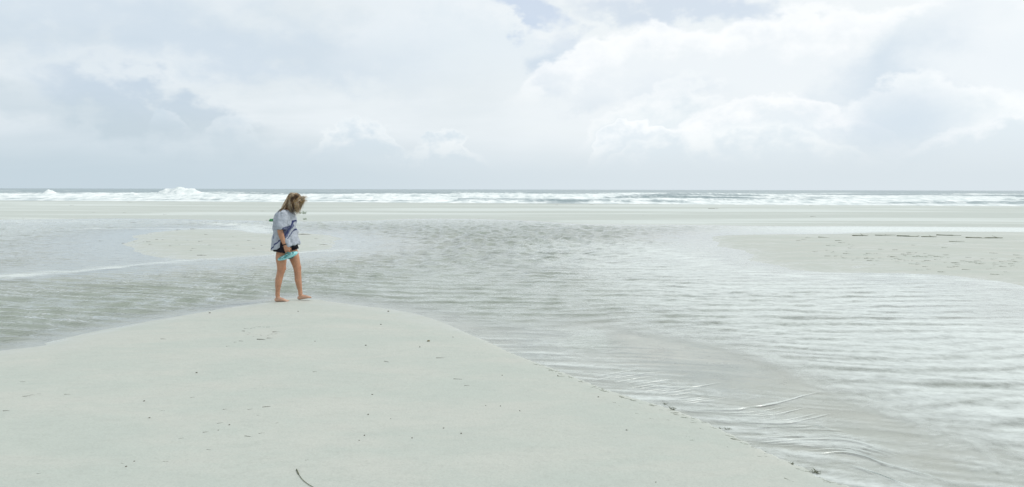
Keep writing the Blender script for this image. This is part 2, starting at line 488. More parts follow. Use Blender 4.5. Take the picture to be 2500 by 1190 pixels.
def mat_lagoon():
    m, N, o = new_mat('shallow lagoon water')
    p = pos(N)
    murk = attr(N, 'murk'); foam = attr(N, 'foam'); ruf = attr(N, 'ruffle')
    n1 = N.noise(N.scale3(p, (0.8, 1.1, 1), (0, 0, 0), (0, 0, rad(-12))), 2.4, 5, 0.62, 0.35)
    n2 = N.noise(N.scale3(p, (0.6, 1.4, 1), (2, 5, 0), (0, 0, rad(8))), 11.0, 4, 0.6, 0.3)
    bp = N.n('ShaderNodeBump')
    N.put(bp.inputs['Strength'], 1.0); N.put(bp.inputs['Distance'], 0.05)
    N.put(bp.inputs['Height'], N.mul(N.add(N.mul(n1, 0.55), N.mul(n2, 0.42)), ruf))
    fr = N.n('ShaderNodeFresnel'); N.put(fr.inputs['IOR'], 1.33); N.put(fr.inputs['Normal'], bp.outputs[0])
    tr = N.n('ShaderNodeBsdfTransparent'); N.put(tr.inputs[0], N.mix(N.ss(murk, 0.02, 0.30), (0.985, 0.99, 0.985), (0.87, 0.91, 0.87)))
    df = N.n('ShaderNodeBsdfDiffuse'); N.put(df.inputs[0], N.mix(N.ss(murk, 0.25, 0.75), (0.41, 0.455, 0.395), (0.19, 0.25, 0.19)))
    gl = N.n('ShaderNodeBsdfGlossy'); N.put(gl.inputs['Roughness'], 0.03); N.put(gl.inputs[0], (1, 1, 1)); N.put(gl.inputs['Normal'], bp.outputs[0])
    a = N.n('ShaderNodeMixShader'); N.put(a.inputs[0], murk); N.put(a.inputs[1], tr.outputs[0]); N.put(a.inputs[2], df.outputs[0])
    b = N.n('ShaderNodeMixShader'); N.put(b.inputs[0], fr.outputs[0]); N.put(b.inputs[1], a.outputs[0]); N.put(b.inputs[2], gl.outputs[0])
    # milky suds mixed with sky reflection painted pale
    fn = N.noise(N.scale3(p, (1.0, 1.15, 1), (0, 0, 0), (0, 0, rad(-12))), 3.4, 6, 0.72, 0.5)
    fn2 = N.noise(N.scale3(p, (0.8, 1.0, 1), (4, 7, 0), (0, 0, rad(14))), 9.5, 4, 0.65, 0.4)
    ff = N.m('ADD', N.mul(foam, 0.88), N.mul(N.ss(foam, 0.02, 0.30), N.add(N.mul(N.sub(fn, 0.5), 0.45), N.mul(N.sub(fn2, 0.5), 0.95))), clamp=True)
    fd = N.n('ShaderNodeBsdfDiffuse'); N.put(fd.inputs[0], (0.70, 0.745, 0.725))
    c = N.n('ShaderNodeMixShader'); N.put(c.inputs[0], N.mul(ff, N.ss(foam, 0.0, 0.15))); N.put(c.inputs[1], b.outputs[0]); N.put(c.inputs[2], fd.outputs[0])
    N.t.links.new(c.outputs[0], o.inputs[0])
    return m

def mat_sea():
    m, N, o = new_mat('grey green surf')
    p = pos(N)
    foam = attr(N, 'foam')
    fn = N.noise(N.scale3(p, (0.55, 0.12, 1.6)), 1.1, 6, 0.7, 0.5)
    f2 = N.noise(N.scale3(p, (0.08, 0.05, 0.4)), 1.0, 4, 0.6, 0.3)
    ff = N.ss(N.add(N.mul(fn, 0.7), N.mul(f2, 0.5), N.mul(foam, 0.72)), 0.63, 0.95)
    w = N.n('ShaderNodeBsdfPrincipled')
    N.put(w.inputs['Base Color'], (0.21, 0.28, 0.295)); N.put(w.inputs['Roughness'], 0.28); N.put(w.inputs['IOR'], 1.33)
    bp = N.n('ShaderNodeBump'); N.put(bp.inputs['Strength'], 1.0); N.put(bp.inputs['Distance'], 0.35)
    N.put(bp.inputs['Height'], N.noise(N.scale3(p, (0.5, 0.9, 1)), 0.9, 5, 0.62))
    N.put(w.inputs['Normal'], bp.outputs[0])
    fd = N.n('ShaderNodeBsdfPrincipled')
    N.put(fd.inputs['Base Color'], N.mix(N.ss(fn, 0.38, 0.62), (0.60, 0.66, 0.66), (0.80, 0.83, 0.82))); N.put(fd.inputs['Roughness'], 0.9)
    N.put(fd.inputs['Specular IOR Level'], 0.1)
    c = N.n('ShaderNodeMixShader'); N.put(c.inputs[0], ff); N.put(c.inputs[1], w.outputs[0]); N.put(c.inputs[2], fd.outputs[0])
    N.t.links.new(c.outputs[0], o.inputs[0])
    return m

# ------------------------------------------------------------------ sand
def build_sand():
    half = axis([(0, 9, 0.05), (9, 70, (0.05, 0.42)), (70, 900, (0.5, 60))])
    xs = np.concatenate([-half[:0:-1], half])
    ys = axis([(-400, -3, 12), (-3, 2.6, 0.5), (2.6, 12.5, 0.045), (12.5, 48, (0.05, 0.22)), (48, 100, 0.45), (100, 340, 12)])
    XX, YY = np.meshgrid(xs, ys)
    x, y = XX.ravel(), YY.ravel()
    h = np.full(x.shape, 0.10, np.float32)
    core = (y > -60) & (y < 345)
    h[core] = terrain_h(x[core], y[core])
    h = np.where(y < -12, np.maximum(h, 0.05 + 0.0 * y), h)
    HG.update(xs=xs, ys=ys, Z=h.reshape(XX.shape))
    me = mesh_from_grid('sand', XX, YY, h.reshape(XX.shape))
    wet = 1 - sstep(h + 0.010 * fbm(x * .6, y * .9, 77, 4), 0.000, 0.034)
    q = y - (SHORE0 + SHORE1 * x)
    wet = np.maximum(wet, 0.75 * sstep(q, -9, -1))
    wet = np.where(signed_bank(x, y), np.maximum(wet, 0.6), wet)
    bars = inside(x, y, right_poly) | inside(x, y, mid_poly)
    wet = np.where(bars, np.maximum(wet, np.clip(0.48 + 0.8 * fbm(x * 0.3 + 0.2 * y, y * 0.8, 78, 4, .6), 0.1, 0.95)), wet)
    fattr(me, 'wet', wet)
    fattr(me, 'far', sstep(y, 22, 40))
    o = link('sand', me, mat_sand())
    tag(o, kind='structure')
    return o
def signed_bank(x, y): return inside(x, y, bank_poly)

# ------------------------------------------------------------------ lagoon water
def build_lagoon():
    half = axis([(0, 13, 0.075), (13, 60, (0.08, 0.40)), (60, 260, (0.5, 30))])
    xs = np.concatenate([-half[:0:-1], half])
    ys = axis([(-14, 3, 0.4), (3, 8, 0.03), (8, 13, 0.05), (13, 46, (0.055, 0.17)), (46, 70, 0.8)])
    XX, YY = np.meshgrid(xs, ys)
    x, y = XX.ravel().astype(np.float32), YY.ravel().astype(np.float32)
    hb = terrain_h(x, y)
    depth = np.maximum(-hb, 0)
    k = sstep(depth, 0.0, 0.09)
    # wavelets: crests bend around the bars; wavelength grows away from the shore
    wu = 1.1 * gnoise(x * 0.16, y * 0.16, 101) + 0.5 * gnoise(x * 0.5, y * 0.5, 102)
    A = G(1640, 640)
    bend = 0.10 * (x - 0.2) - 0.012 * np.clip(x, -9, 9) ** 2
    ph = y * 1.0 + bend + wu * 0.42
    patchy = np.clip(0.62 + 0.8 * gnoise(x * 0.22, y * 0.45, 103), 0.3, 1.3)
    crest = lambda t: (np.exp(np.cos(t) * 1.2) / np.exp(1.2) - 0.42)
    thin = lambda t: np.exp((np.cos(t) - 1) * 2.6)
    t1 = ph * 2 * np.pi / 0.50 + 1.5 * gnoise(x * 0.45, y * 0.7, 104) + 0.6 * gnoise(x * 1.3, y * 1.3, 146)
    t2 = (y + 0.28 * x + 0.35 * wu) * 2 * np.pi / 0.31 + 3 * gnoise(x * .9, y * 1.4, 106)
    p2 = np.clip(0.5 + gnoise(x * .5, y * .8, 105), 0, 1.2)
    face = lambda t: np.sin(t) + 0.35 * np.sin(2 * t)                     # steep side towards the near shore
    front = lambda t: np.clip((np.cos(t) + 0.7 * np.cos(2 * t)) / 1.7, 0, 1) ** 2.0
    t3 = (y - 0.42 * x + 0.4 * wu) * 2 * np.pi / 0.43 + 3 * gnoise(x * .7 + 9, y * 1.1, 114)
    p3 = np.clip(0.35 + gnoise(x * .35 + 4, y * .6, 115), 0, 1)
    seg = np.clip(0.62 + 0.9 * gnoise(x * 0.75, y * 1.3, 113), 0.1, 1.25)
    z = 0.021 * patchy * seg * face(t1) + 0.0075 * p2 * face(t2) + 0.010 * p3 * face(t3)
    rib = patchy * seg * front(t1) + 0.55 * p2 * front(t2) + 0.6 * p3 * front(t3)  # wavelet front mask; thins the pale colour to paint dark faces
    # wind chop over the deep middle pool
    cx, cy = G(1050, 580)
    pool = np.exp(-(((x - cx) / 15) ** 2 + ((y - cy) / 13) ** 2))
    ca, sa = math.cos(rad(-24)), math.sin(rad(-24))
    xr, yr = x * ca - y * sa, x * sa + y * ca
    chop = fbm(xr * 2.0, yr * 1.05, 107, 2, 0.5)
    chop2 = fbm(x * 3.0, y * 2.6, 111, 2, 0.6)
    farc = sstep(y, 12, 22)
    z = z * (1 - 0.5 * pool) + 0.17 * pool * chop * (0.3 + 0.7 * farc) + 0.020 * chop2 * (0.35 + pool)
    # left pool: close long lines along the steep near shore
    left = sstep(-x, 1.2, 4.0) * (1 - sstep(y, 16, 24))
    z += left * (0.016 + 0.010 * (1 - sstep(y, 7, 11))) * face((y + 0.30 * x + 0.3 * gnoise(x * .6, y * .9, 108)) * 2 * np.pi / 0.36 + 2.5 * gnoise(x * .5, y * 1.2, 109))
    # right shallows: confused, streaky
    rg = sstep(x - 0.1 * y, 1.8, 5.0)
    z += rg * 0.009 * fbm(x * 1.6 + 0.5 * y, y * 3.6 - 0.7 * x, 110, 3, 0.6)
    calm = np.zeros_like(x)
    # smooth sheet between the beach and the right bar
    ch = spline(P([(1560, 556), (1700, 561), (1900, 562), (2200, 560), (2600, 562), (3200, 566)]), 6)
    dc = seg_dist(x, y, ch, False, 14)
    calm = np.maximum(calm, (1 - sstep(dc, 1.5, 5.5)) * sstep(x, 6, 14))
    c2 = spline(P([(-300, 668), (0, 664), (150, 662)]), 6)
    d2 = seg_dist(x, y, c2, False, 6)
    calm = np.maximum(calm, 0.8 * (1 - sstep(d2, 0.6, 2.5)))
    z = z * k * (1 - 0.85 * calm)
    # thin film of runoff: narrow ribs that follow the flow
    dr = seg_dist(x, y, run_edge, False, 3.0)
    film = 1 - sstep(dr, 1.0, 2.4)
    z = z * (1 - 0.8 * film) + 0.002 * film
    foam = np.zeros_like(x)  # pale water mask: suds plus sky reflection painted as colour
    def streak(pts, w, amt, halo=0.0):
        nonlocal foam, z
        ln = spline(P(pts), 8)
        d = seg_dist(x, y, ln, False, w * 6 + halo + 0.3)
        wob = w * (0.35 + 1.5 * np.clip(gnoise(x * 0.9, y * 1.4, 121) + 0.5, 0, 1))
        foam = np.maximum(foam, amt * np.clip(0.75 + 0.8 * gnoise(x * 1.7, y * 4.0, 122), 0, 1.15) * np.exp(-(d / wob) ** 2))
        return d
    # foam tongues, and sky reflection of smooth sheets painted pale
    streak([(-200, 684), (0, 676), (200, 661), (400, 641), (560, 629), (700, 619), (840, 611)], 0.30, 0.62)
    streak([(545, 547), (600, 552), (640, 566)], 1.0, 0.8)
    streak([(-100, 543), (60, 542), (220, 541)], 0.9, 0.55)
    streak([(220, 559), (420, 559), (540, 559), (640, 568)], 0.35, 0.55)
    streak([(1580, 606), (1650, 626), (1720, 644), (1800, 660), (1900, 673), (2050, 676), (2200, 674), (2500, 698), (2800, 745)], 1.1, 0.80)
    streak([(1700, 640), (1850, 668), (2050, 690), (2300, 705), (2600, 760)], 1.3, 0.6)
    streaks = foam
    foam = np.zeros_like(x)
    # right shallows: suds and painted sky brightness, cut to darken wavelet fronts
    ce = sstep(x + 0.12 * y, 0.6, 4.5) * sstep(y, 2.2, 3.2) * (1 - sstep(y - 0.2 * x, 20, 27))
    dk = np.clip(0.5 + 0.8 * fbm(x * 1.3 + .4 * y, y * 3.4 - .5 * x, 137, 3, 0.6), 0, 1)
    lvl = 0.45 + 0.33 * sstep(x - 0.05 * y, 0.4, 5.0) + 0.20 * fbm(x * 0.3, y * 0.6, 132, 3) + 0.14 * (dk - .5)
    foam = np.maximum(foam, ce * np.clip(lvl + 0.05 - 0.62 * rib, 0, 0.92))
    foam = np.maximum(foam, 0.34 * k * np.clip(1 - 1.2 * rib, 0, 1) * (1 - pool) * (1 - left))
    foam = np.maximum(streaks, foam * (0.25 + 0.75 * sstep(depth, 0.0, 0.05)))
    # sky reflection painted pale in the channel before the far beach
    foam = np.maximum(foam, 0.92 * (1 - sstep(dc, 1.2, 4.5)) * sstep(x, 5, 16))
    sb = signed(x, y, bank_poly, 2.0)
    lap = 0.5 + 0.9 * gnoise(x * 1.3, y * 1.3, 134)
    foam = np.maximum(foam, 0.55 * np.clip(lap, 0, 1) * np.exp(-((sb + 0.10) / 0.30) ** 2))
    srr = signed(x, y, right_poly, 3.0)
    foam = np.maximum(foam, 0.5 * np.clip(lap, 0, 1) * np.exp(-((srr + 0.5) / 0.5) ** 2) * (y < 24))
    bk = sstep(sb + 0.15 * gnoise(x * 1.5, y * 1.5, 145), 0.05, 0.35)
    foam = foam * (1 - 0.93 * bk)
    # ribs in the runoff along the flow: foam and sky glint painted white
    fw = y + 0.10 * x + 0.05 * np.clip(x, 0, 4) ** 2 + 0.16 * gnoise(x * 0.9, y * 0.9, 136)
    fl = 0.65 * gnoise(x * 0.7, fw * 8.0, 135) + 0.5 * gnoise(x * 1.3 + 7, fw * 17.0, 138)
    film2 = 1 - sstep(dr + 0.5 * gnoise(x * 1.1, y * 1.1, 139), 0.3, 2.6)
    film2 = film2 * (1 - 0.55 * bk)
    lowr = sstep(-y, -8.8, -5.0)
    foam = np.maximum(foam, film2 * np.clip(0.12 + 0.20 * lowr + (0.95 + 0.4 * lowr) * fl, 0, 0.8))
    z = z + film2 * 0.0045 * fl
    ruf = (0.25 + 0.75 * k) * (1 - 0.85 * calm) * (1 - 0.5 * film)
    ruf = ruf * (0.55 + 0.6 * pool) * (1 - 0.7 * bk)
    murk = 1 - np.exp(-depth * 2.3)
    me = mesh_from_grid('lagoon', XX, YY, z.reshape(XX.shape))
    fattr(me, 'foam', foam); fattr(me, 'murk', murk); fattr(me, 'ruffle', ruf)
    o = link('lagoon', me, mat_lagoon())
    tag(o, kind='structure')

# flow ridges over the low bank, sky glint painted into their pale colour
def build_rills():
    m, N, o = new_mat('painted glint rill')
    p = pos(N)
    b = N.n('ShaderNodeBsdfPrincipled')
    N.put(b.inputs['Base Color'], N.mix(N.noise(p, 9.0, 4, 0.6), (0.47, 0.50, 0.465), (0.62, 0.66, 0.635)))
    N.put(b.inputs['Roughness'], 0.25)
    N.t.links.new(b.outputs[0], o.inputs[0])
    lines = [([(1640, 996), (1700, 1000), (1790, 999), (1870, 989), (1950, 970), (2005, 955)], 0.020),
             ([(1730, 1022), (1800, 1030), (1900, 1033), (1960, 1026), (2025, 1010)], 0.022),
             ([(1830, 1080), (1880, 1079), (1960, 1072), (2030, 1071), (2090, 1078), (2140, 1094), (2200, 1117)], 0.026),
             ([(1950, 1100), (2000, 1107), (2060, 1104), (2110, 1114), (2170, 1135), (2260, 1160), (2370, 1192)], 0.028),
             ([(1560, 935), (1620, 944), (1690, 945), (1760, 934)], 0.014),
             ([(1510, 908), (1560, 912), (1620, 908)], 0.012),
             ([(1930, 1042), (1990, 1040), (2035, 1050)], 0.014),
             ([(2050, 1130), (2120, 1150), (2200, 1180), (2260, 1200)], 0.02)]
    # a fan of finer ribs between the main ones
    fan = [0, 1, 2, 3]
    rg = random.Random(3)
    guides = [np.array(spline(lines[k][0], 8)) for k in fan]
    def at(g, t):
        q = t * (len(g) - 1); i = int(min(q, len(g) - 2)); return g[i] + (g[i + 1] - g[i]) * (q - i)
    for a, b in ((0, 1), (1, 2), (2, 3)):
        for m_ in range(9):
            f = (m_ + rg.uniform(.1, .9)) / 9
            t0 = rg.uniform(0, .45); t1 = min(1, t0 + rg.uniform(.25, .6))
            lines.append(([tuple(at(guides[a], t) * (1 - f) + at(guides[b], t) * f) for t in np.linspace(t0, t1, 6)], rg.uniform(.005, .011)))
    g0 = np.array([(1420, 925), (1480, 912), (1560, 900), (1640, 892)]); g1 = np.array([(1650, 992), (1720, 985), (1800, 972), (1870, 955)])
    for m_ in range(16):
        f = (m_ + rg.uniform(.1, .9)) / 16
        g = spline(g0 * (1 - f) + g1 * f, 6); t0 = rg.uniform(0, .3); t1 = t0 + rg.uniform(.3, .6)
        lines.append(([tuple(at(g, t)) for t in np.linspace(t0, t1, 6)], rg.uniform(.005, .010)))
    for pts, w in lines:
        w = min(w, 0.018)
        ln = spline(P(pts), 14)
        ln = ln + 0.016 * np.stack([gnoise(ln[:, 0] * 3, ln[:, 1] * 3, 143), gnoise(ln[:, 0] * 3, ln[:, 1] * 3 + 9, 144)], 1)
        n = len(ln)
        z0 = terrain_h(ln[:, 0], ln[:, 1])
        tan = np.gradient(ln, axis=0); tan /= np.linalg.norm(tan, axis=1)[:, None]
        nor = np.stack([-tan[:, 1], tan[:, 0]], 1)
        t = np.linspace(0, 1, n)
        taper = np.sin(np.pi * np.clip(t * 0.98 + 0.01, 0, 1)) ** 0.9
        ww = 0.8 * w * taper * np.clip(0.8 + 1.5 * gnoise(ln[:, 0] * 4, ln[:, 1] * 4, 141), 0.1, 1.6)
        rows = []
        for k in np.linspace(-1, 1, 7):
            xy = ln + nor * (k * ww)[:, None] * (1 + 0.25 * gnoise(ln[:, 0] * 14, ln[:, 1] * 14 + k * 3, 142))[:, None]
            zz = np.maximum(terrain_h(xy[:, 0], xy[:, 1]), 0.0022) - 0.0004 + (0.0012 + 0.22 * w) * taper * (1 - k * k)
            rows.append(np.stack([xy[:, 0], xy[:, 1], zz], 1))
        R = np.array(rows)
        me = mesh_from_grid('runoff_rill', R[:, :, 0], R[:, :, 1], R[:, :, 2])
        ob = link('runoff_water', me, m)
        tag(ob, kind='structure')

# ------------------------------------------------------------------ sea
def build_sea():
    q = axis([(-2.0, 40, 0.30), (40, 130, (0.5, 1.6)), (130, 600, (2, 18)), (600, 14000, (40, 1600))])
    t = np.concatenate([np.linspace(-8, -0.95, 24)[:-1], np.linspace(-0.95, 0.95, 1500), np.linspace(0.95, 8, 24)[1:]])
    QQ, TT = np.meshgrid(q, t, indexing='ij')
    # rows run parallel to the oblique sea edge
    YY = (SHORE0 + QQ) / (1 - SHORE1 * TT)
    YY = np.where(YY <= 0, SHORE0 + QQ, YY)
    XX = TT * YY
    x, y, s = XX.ravel().astype(np.float32), YY.ravel().astype(np.float32), QQ.ravel().astype(np.float32)
    z = np.full(x.shape, 0.02, np.float32); foam = np.zeros_like(z)
    z += 0.16 * sstep(s, 0, 12)
    calm_r = sstep(x, -10, 30)
    #      s    amp  front back  along seed  broken
    rows = [(3.0, .10, 0.8, 2.5, 14, 1, 1.0), (9.5, .34, 1.2, 5, 20, 2, .62), (20, .42, 1.4, 7, 26, 3, .75), (34, .60, 1.8, 9, 30, 4, .70),
            (56, .62, 2.2, 12, 36, 5, .66), (84, .62, 2.8, 16, 44, 6, .62), (122, .65, 3.5, 20, 60, 7, .58), (175, .6, 5, 26, 80, 8, .36), (250, .6, 7, 30, 110, 9, .15)]
    for s0, a, fr, bk, L, sdd, br in rows:
        wob = 0.45 * bk * gnoise(x / L, y * 0 + sdd * 3.3, 200 + sdd) + 0.12 * bk * gnoise(x / (L * .2), y * 0 + sdd, 220 + sdd)
        amp = a * np.clip(0.62 + 0.95 * gnoise(x / (L * 0.8) + 5.5, y * 0 + sdd * 1.7, 240 + sdd), 0.06, 1.15)
        d = s - s0 - wob
        prof = np.where(d < 0, np.exp(-(d / fr) ** 2), np.exp(-d / bk))
        z += amp * prof
        brk = np.clip(gnoise(x / (L * 0.9), y * 0 + sdd * 7.1, 260 + sdd) * 1.7 + br, 0, 1)
        brk = np.where(x < -8, np.maximum(brk, 0.85 * (s0 < 70)), brk)
        wake = np.where(d < 0, np.exp(-(d / (fr * 1.2)) ** 2), np.exp(-d / (bk * (1.7 if sdd < 7 else .4))))
        foam = np.maximum(foam, brk * wake)
        # the ragged lip of each bore
        z += 0.22 * a * brk * np.exp(-(d / (fr * 1.3)) ** 2) * np.clip(fbm(x * 0.55, y * 0.4, 280 + sdd, 3, 0.6), -0.2, 1)
    nearf = 1 - sstep(s, 0.3, 2.0)
    foam = np.maximum(foam, nearf * 0.95)
    z = z * sstep(s, -1.2, 3.0) + (0.035 - 0.03 * (s < -1)) * (1 - sstep(s, -1.2, 3.0))
    z = np.where(s < -0.5, -0.25, z)
    # churned foam field
    z += sstep(s, 1, 8) * (1 - sstep(s, 130, 320)) * 0.10 * fbm(x * 0.45, y * 0.30, 300, 4, 0.6)
    # offshore swell
    z += sstep(s, 120, 260) * (1 - sstep(s, 2500, 6000)) * (0.28 * fbm(x / 45, y / 13, 310, 3) + 0.12 * fbm(x / 9, y / 5, 311, 2))
    foam *= 1 - sstep(s, 180, 420) * 0.85
    foam *= 1 - sstep(s, 70, 105) * 0.9 * sstep(-x, -5, 25)
    # two plunging crests throw up spray
    for px, top, wpx, dist in ((438, 456.5, 22, 150.0), (415, 461.0, 30, 152.0), (122, 463.2, 13, 165.0), (455, 461, 40, 148)):
        u = (px - 1250) / F0; cx = u * dist; zt = EYE + dist * ((PYH - top) / F0 + ROLL * u)
        wx = wpx / F0 * dist
        r2 = ((x - cx) / wx) ** 2 + ((y - dist) / (wx * 0.9)) ** 2
        g = np.exp(-r2 ** 1.6)
        tgt = zt * (1 + 0.18 * fbm(x * 0.8, y * 0.35, 320, 4, 0.65))
        z = np.maximum(z, tgt * g + z * (1 - g))
        foam = np.maximum(foam, np.clip(1.6 * np.exp(-r2 * 0.8), 0, 1))
    me = mesh_from_grid('sea', XX, YY, z.reshape(XX.shape))
    fattr(me, 'foam', foam)
    o = link('sea', me, mat_sea())
    tag(o, kind='structure')

build_sand()
build_lagoon()
build_rills()
build_sea()
#@@OBJECTS@@
# ------------------------------------------------------------------ person
GP = ground_pt(690, 735)
Y0, Z0 = GP.y, GP.z
X0 = (705 - 1250) / F0 * Y0
S = Y0 / F0
def B(px, py, y=0.0):
    """point of the walker: photograph position plus sideways offset y (her left is away from the camera)"""
    u = (px - 1250) / F0; v = (PYH - py) / F0
    v, u = v + ROLL * u, u - ROLL * v
    Yd = Y0 + y
    return Vector((u * Yd - X0, y, EYE + v * Yd - Z0))

def tube(bm, pts, rads, n=14, flat=False, side=Vector((0, 1, 0))):
    """closed tapered tube; rads: r or (r_in_plane, r_side)"""
    pts = [Vector(p) for p in pts]
    R = [(r, r) if not isinstance(r, tuple) else r for r in rads]
    if not flat:
        a = (pts[0] - pts[1]).normalized(); b = (pts[-1] - pts[-2]).normalized()
        r0, r1 = R[0], R[-1]
        pre = [(pts[0] + a * min(r0) * k, (r0[0] * q, r0[1] * q)) for k, q in ((0.95, 0.25), (0.75, 0.65), (0.4, 0.92))]
        post = [(pts[-1] + b * min(r1) * k, (r1[0] * q, r1[1] * q)) for k, q in ((0.4, 0.92), (0.75, 0.65), (0.95, 0.25))]
        pts = [p for p, _ in pre] + pts + [p for p, _ in post]
        R = [r for _, r in pre] + R + [r for _, r in post]
    rings = []
    for i, p in enumerate(pts):
        t = (pts[min(i + 1, len(pts) - 1)] - pts[max(i - 1, 0)]).normalized()
        sd_ = (side - t * side.dot(t))
        if sd_.length < 1e-4: sd_ = t.orthogonal()
        sd_.normalize()
        u = sd_.cross(t).normalized()
        rings.append([bm.verts.new(p + u * (math.cos(a) * R[i][0]) + sd_ * (math.sin(a) * R[i][1])) for a in [2 * math.pi * k / n for k in range(n)]])
    for a, b in zip(rings[:-1], rings[1:]):
        for k in range(n): bm.faces.new((a[k], a[(k + 1) % n], b[(k + 1) % n], b[k]))
    bm.faces.new(rings[0][::-1]); bm.faces.new(rings[-1])
def blob(bm, c, r, rot=None, sub=3):
    m = Matrix.Translation(c) @ (rot.to_4x4() if rot else Matrix.Identity(4)) @ Matrix.Diagonal((*r, 1))
    bmesh.ops.create_icosphere(bm, subdivisions=sub, radius=1.0, matrix=m)
def remeshed(name, bm, voxel, smooth, factor=0.5):
    me = bpy.data.meshes.new(name + '_raw')
    bmesh.ops.recalc_face_normals(bm, faces=bm.faces)
    bm.to_mesh(me); bm.free()
    o = bpy.data.objects.new(name + '_raw', me); COL.objects.link(o)
    r = o.modifiers.new('r', 'REMESH'); r.mode = 'VOXEL'; r.voxel_size = voxel; r.use_smooth_shade = True
    if smooth:
        q = o.modifiers.new('s', 'SMOOTH'); q.iterations = smooth; q.factor = factor
    dg = bpy.context.evaluated_depsgraph_get()
    out = bpy.data.meshes.new_from_object(o.evaluated_get(dg))
    out.name = name
    bpy.data.objects.remove(o, do_unlink=True); bpy.data.meshes.remove(me)
    out.polygons.foreach_set('use_smooth', np.ones(len(out.polygons), bool))
    return out
def verts_np(me):
    a = np.empty(len(me.vertices) * 3, np.float32); me.vertices.foreach_get('co', a)
    b = np.empty(len(me.vertices) * 3, np.float32); me.vertices.foreach_get('normal', b)
    return a.reshape(-1, 3), b.reshape(-1, 3)
def set_co(me, co):
    me.vertices.foreach_set('co', co.astype(np.float32).ravel()); me.update()
def vmat(name, rough=0.6, spec=0.3, sss=0.0, bump=None):
    m, N, o = new_mat(name)
    b = N.n('ShaderNodeBsdfPrincipled')
    tc = N.n('ShaderNodeTexCoord').outputs['Object']
    col = attr(N, 'tone', 'Color')
    nz = N.noise(tc, 60.0, 4, 0.6)
    col = N.mix(N.mul(N.sub(nz, 0.4), 0.5), col, (0.02, 0.02, 0.02))
    N.put(b.inputs['Base Color'], col); N.put(b.inputs['Roughness'], rough); N.put(b.inputs['Specular IOR Level'], spec)
    if sss:
        N.put(b.inputs['Subsurface Weight'], sss); N.put(b.inputs['Subsurface Radius'], (0.02, 0.008, 0.004)); N.put(b.inputs['Subsurface Scale'], 0.5)
    if bump:
        bp = N.n('ShaderNodeBump'); N.put(bp.inputs['Strength'], 0.5); N.put(bp.inputs['Distance'], bump[1])
        N.put(bp.inputs['Height'], N.noise(tc, bump[0], 4, 0.6)); N.put(b.inputs['Normal'], bp.outputs[0])
    N.t.links.new(b.outputs[0], o.inputs[0])
    return m

HEAD = B(720, 491)
TL = rad(42)
HF = Vector((math.cos(TL), -0.10, -math.sin(TL))).normalized()      # where the face looks
HU = Vector((math.sin(TL), 0.0, math.cos(TL)))
HS = HF.cross(HU).normalized()                                      # towards the camera side
HU = HS.cross(HF).normalized()
HROT = Matrix((HF, -HS, HU)).transposed()

def finger(bm, base, d0, curl, lens, r):
    """three joints, bending towards curl"""
    p = base.copy(); pts = [p]; d = d0.normalized()
    ax = d.cross(curl).normalized()
    for k, L in enumerate(lens):
        p = p + d * L; pts.append(p)
        d = Quaternion(ax, rad((38, 62, 45)[k])) @ d
    tube(bm, pts, [r * 1.05, r, r * 0.92, r * 0.8], 8)

def hand(bm, wrist, down, fwd, palm, relaxed=False):
    """down: towards fingers; fwd: thumb side; palm: where the palm faces"""
    kn = wrist + down * 0.082
    tube(bm, [wrist - down * 0.01, wrist + down * 0.025, wrist + down * 0.055, kn], [(0.024, 0.021), (0.034, 0.018), (0.039, 0.016), (0.036, 0.013)], 12, side=palm)
    for k, (off, sc) in enumerate(((-0.029, 0.82), (-0.010, 0.97), (0.010, 1.03), (0.029, 0.94))):
        d = (down + fwd * off * 3).normalized()
        c = palm if not relaxed else (palm * 0.9 + down * 0.8).normalized()
        L = (0.040 * sc, 0.024 * sc, 0.019 * sc) if not relaxed else (0.042 * sc, 0.026 * sc, 0.021 * sc)
        finger(bm, kn + fwd * off, d, c, L, 0.0085)
    tb = wrist + down * 0.03 + fwd * 0.026
    tube(bm, [tb, tb + fwd * 0.022 + down * 0.026 + palm * 0.010, tb + fwd * 0.022 + down * 0.052 + palm * 0.022, tb + fwd * 0.014 + down * 0.070 + palm * 0.030],
         [0.013, 0.012, 0.0105, 0.009], 8)

def foot(bm, ankle, heel_x, toe_x, y, ground, pitch, splay):
    L = toe_x - heel_x
    o = Vector((heel_x, y, ground))
    q = Matrix.Rotation(-pitch, 3, 'Y')
    def W(t, yo, h): return o + q @ Vector((t * L, yo + t * splay, h))
    tube(bm, [W(0.10, 0, 0.032), W(0.30, 0, 0.034), W(0.55, 0, 0.030), W(0.72, 0.0, 0.021), W(0.84, 0.0, 0.015)],
         [(0.031, 0.030), (0.033, 0.031), (0.029, 0.036), (0.020, 0.042), (0.014, 0.041)], 14)
    tube(bm, [ankle, W(0.22, 0, 0.055), W(0.42, 0, 0.040), W(0.62, 0, 0.026)], [(0.032, 0.033), (0.033, 0.031), (0.026, 0.030), (0.016, 0.028)], 12)
    for k in range(5):
        yo = (0.030 - 0.0155 * k) * (1 if y > 0 else -1) * -1
        ln = (0.17, 0.165, 0.145, 0.12, 0.095)[k]
        r = (0.0115, 0.0085, 0.008, 0.0078, 0.0075)[k]
        tube(bm, [W(0.80, yo, 0.014), W(0.80 + ln * 0.55, yo, 0.013), W(0.80 + ln, yo, r * 0.95)], [r * 1.05, r, r * 0.9], 8)

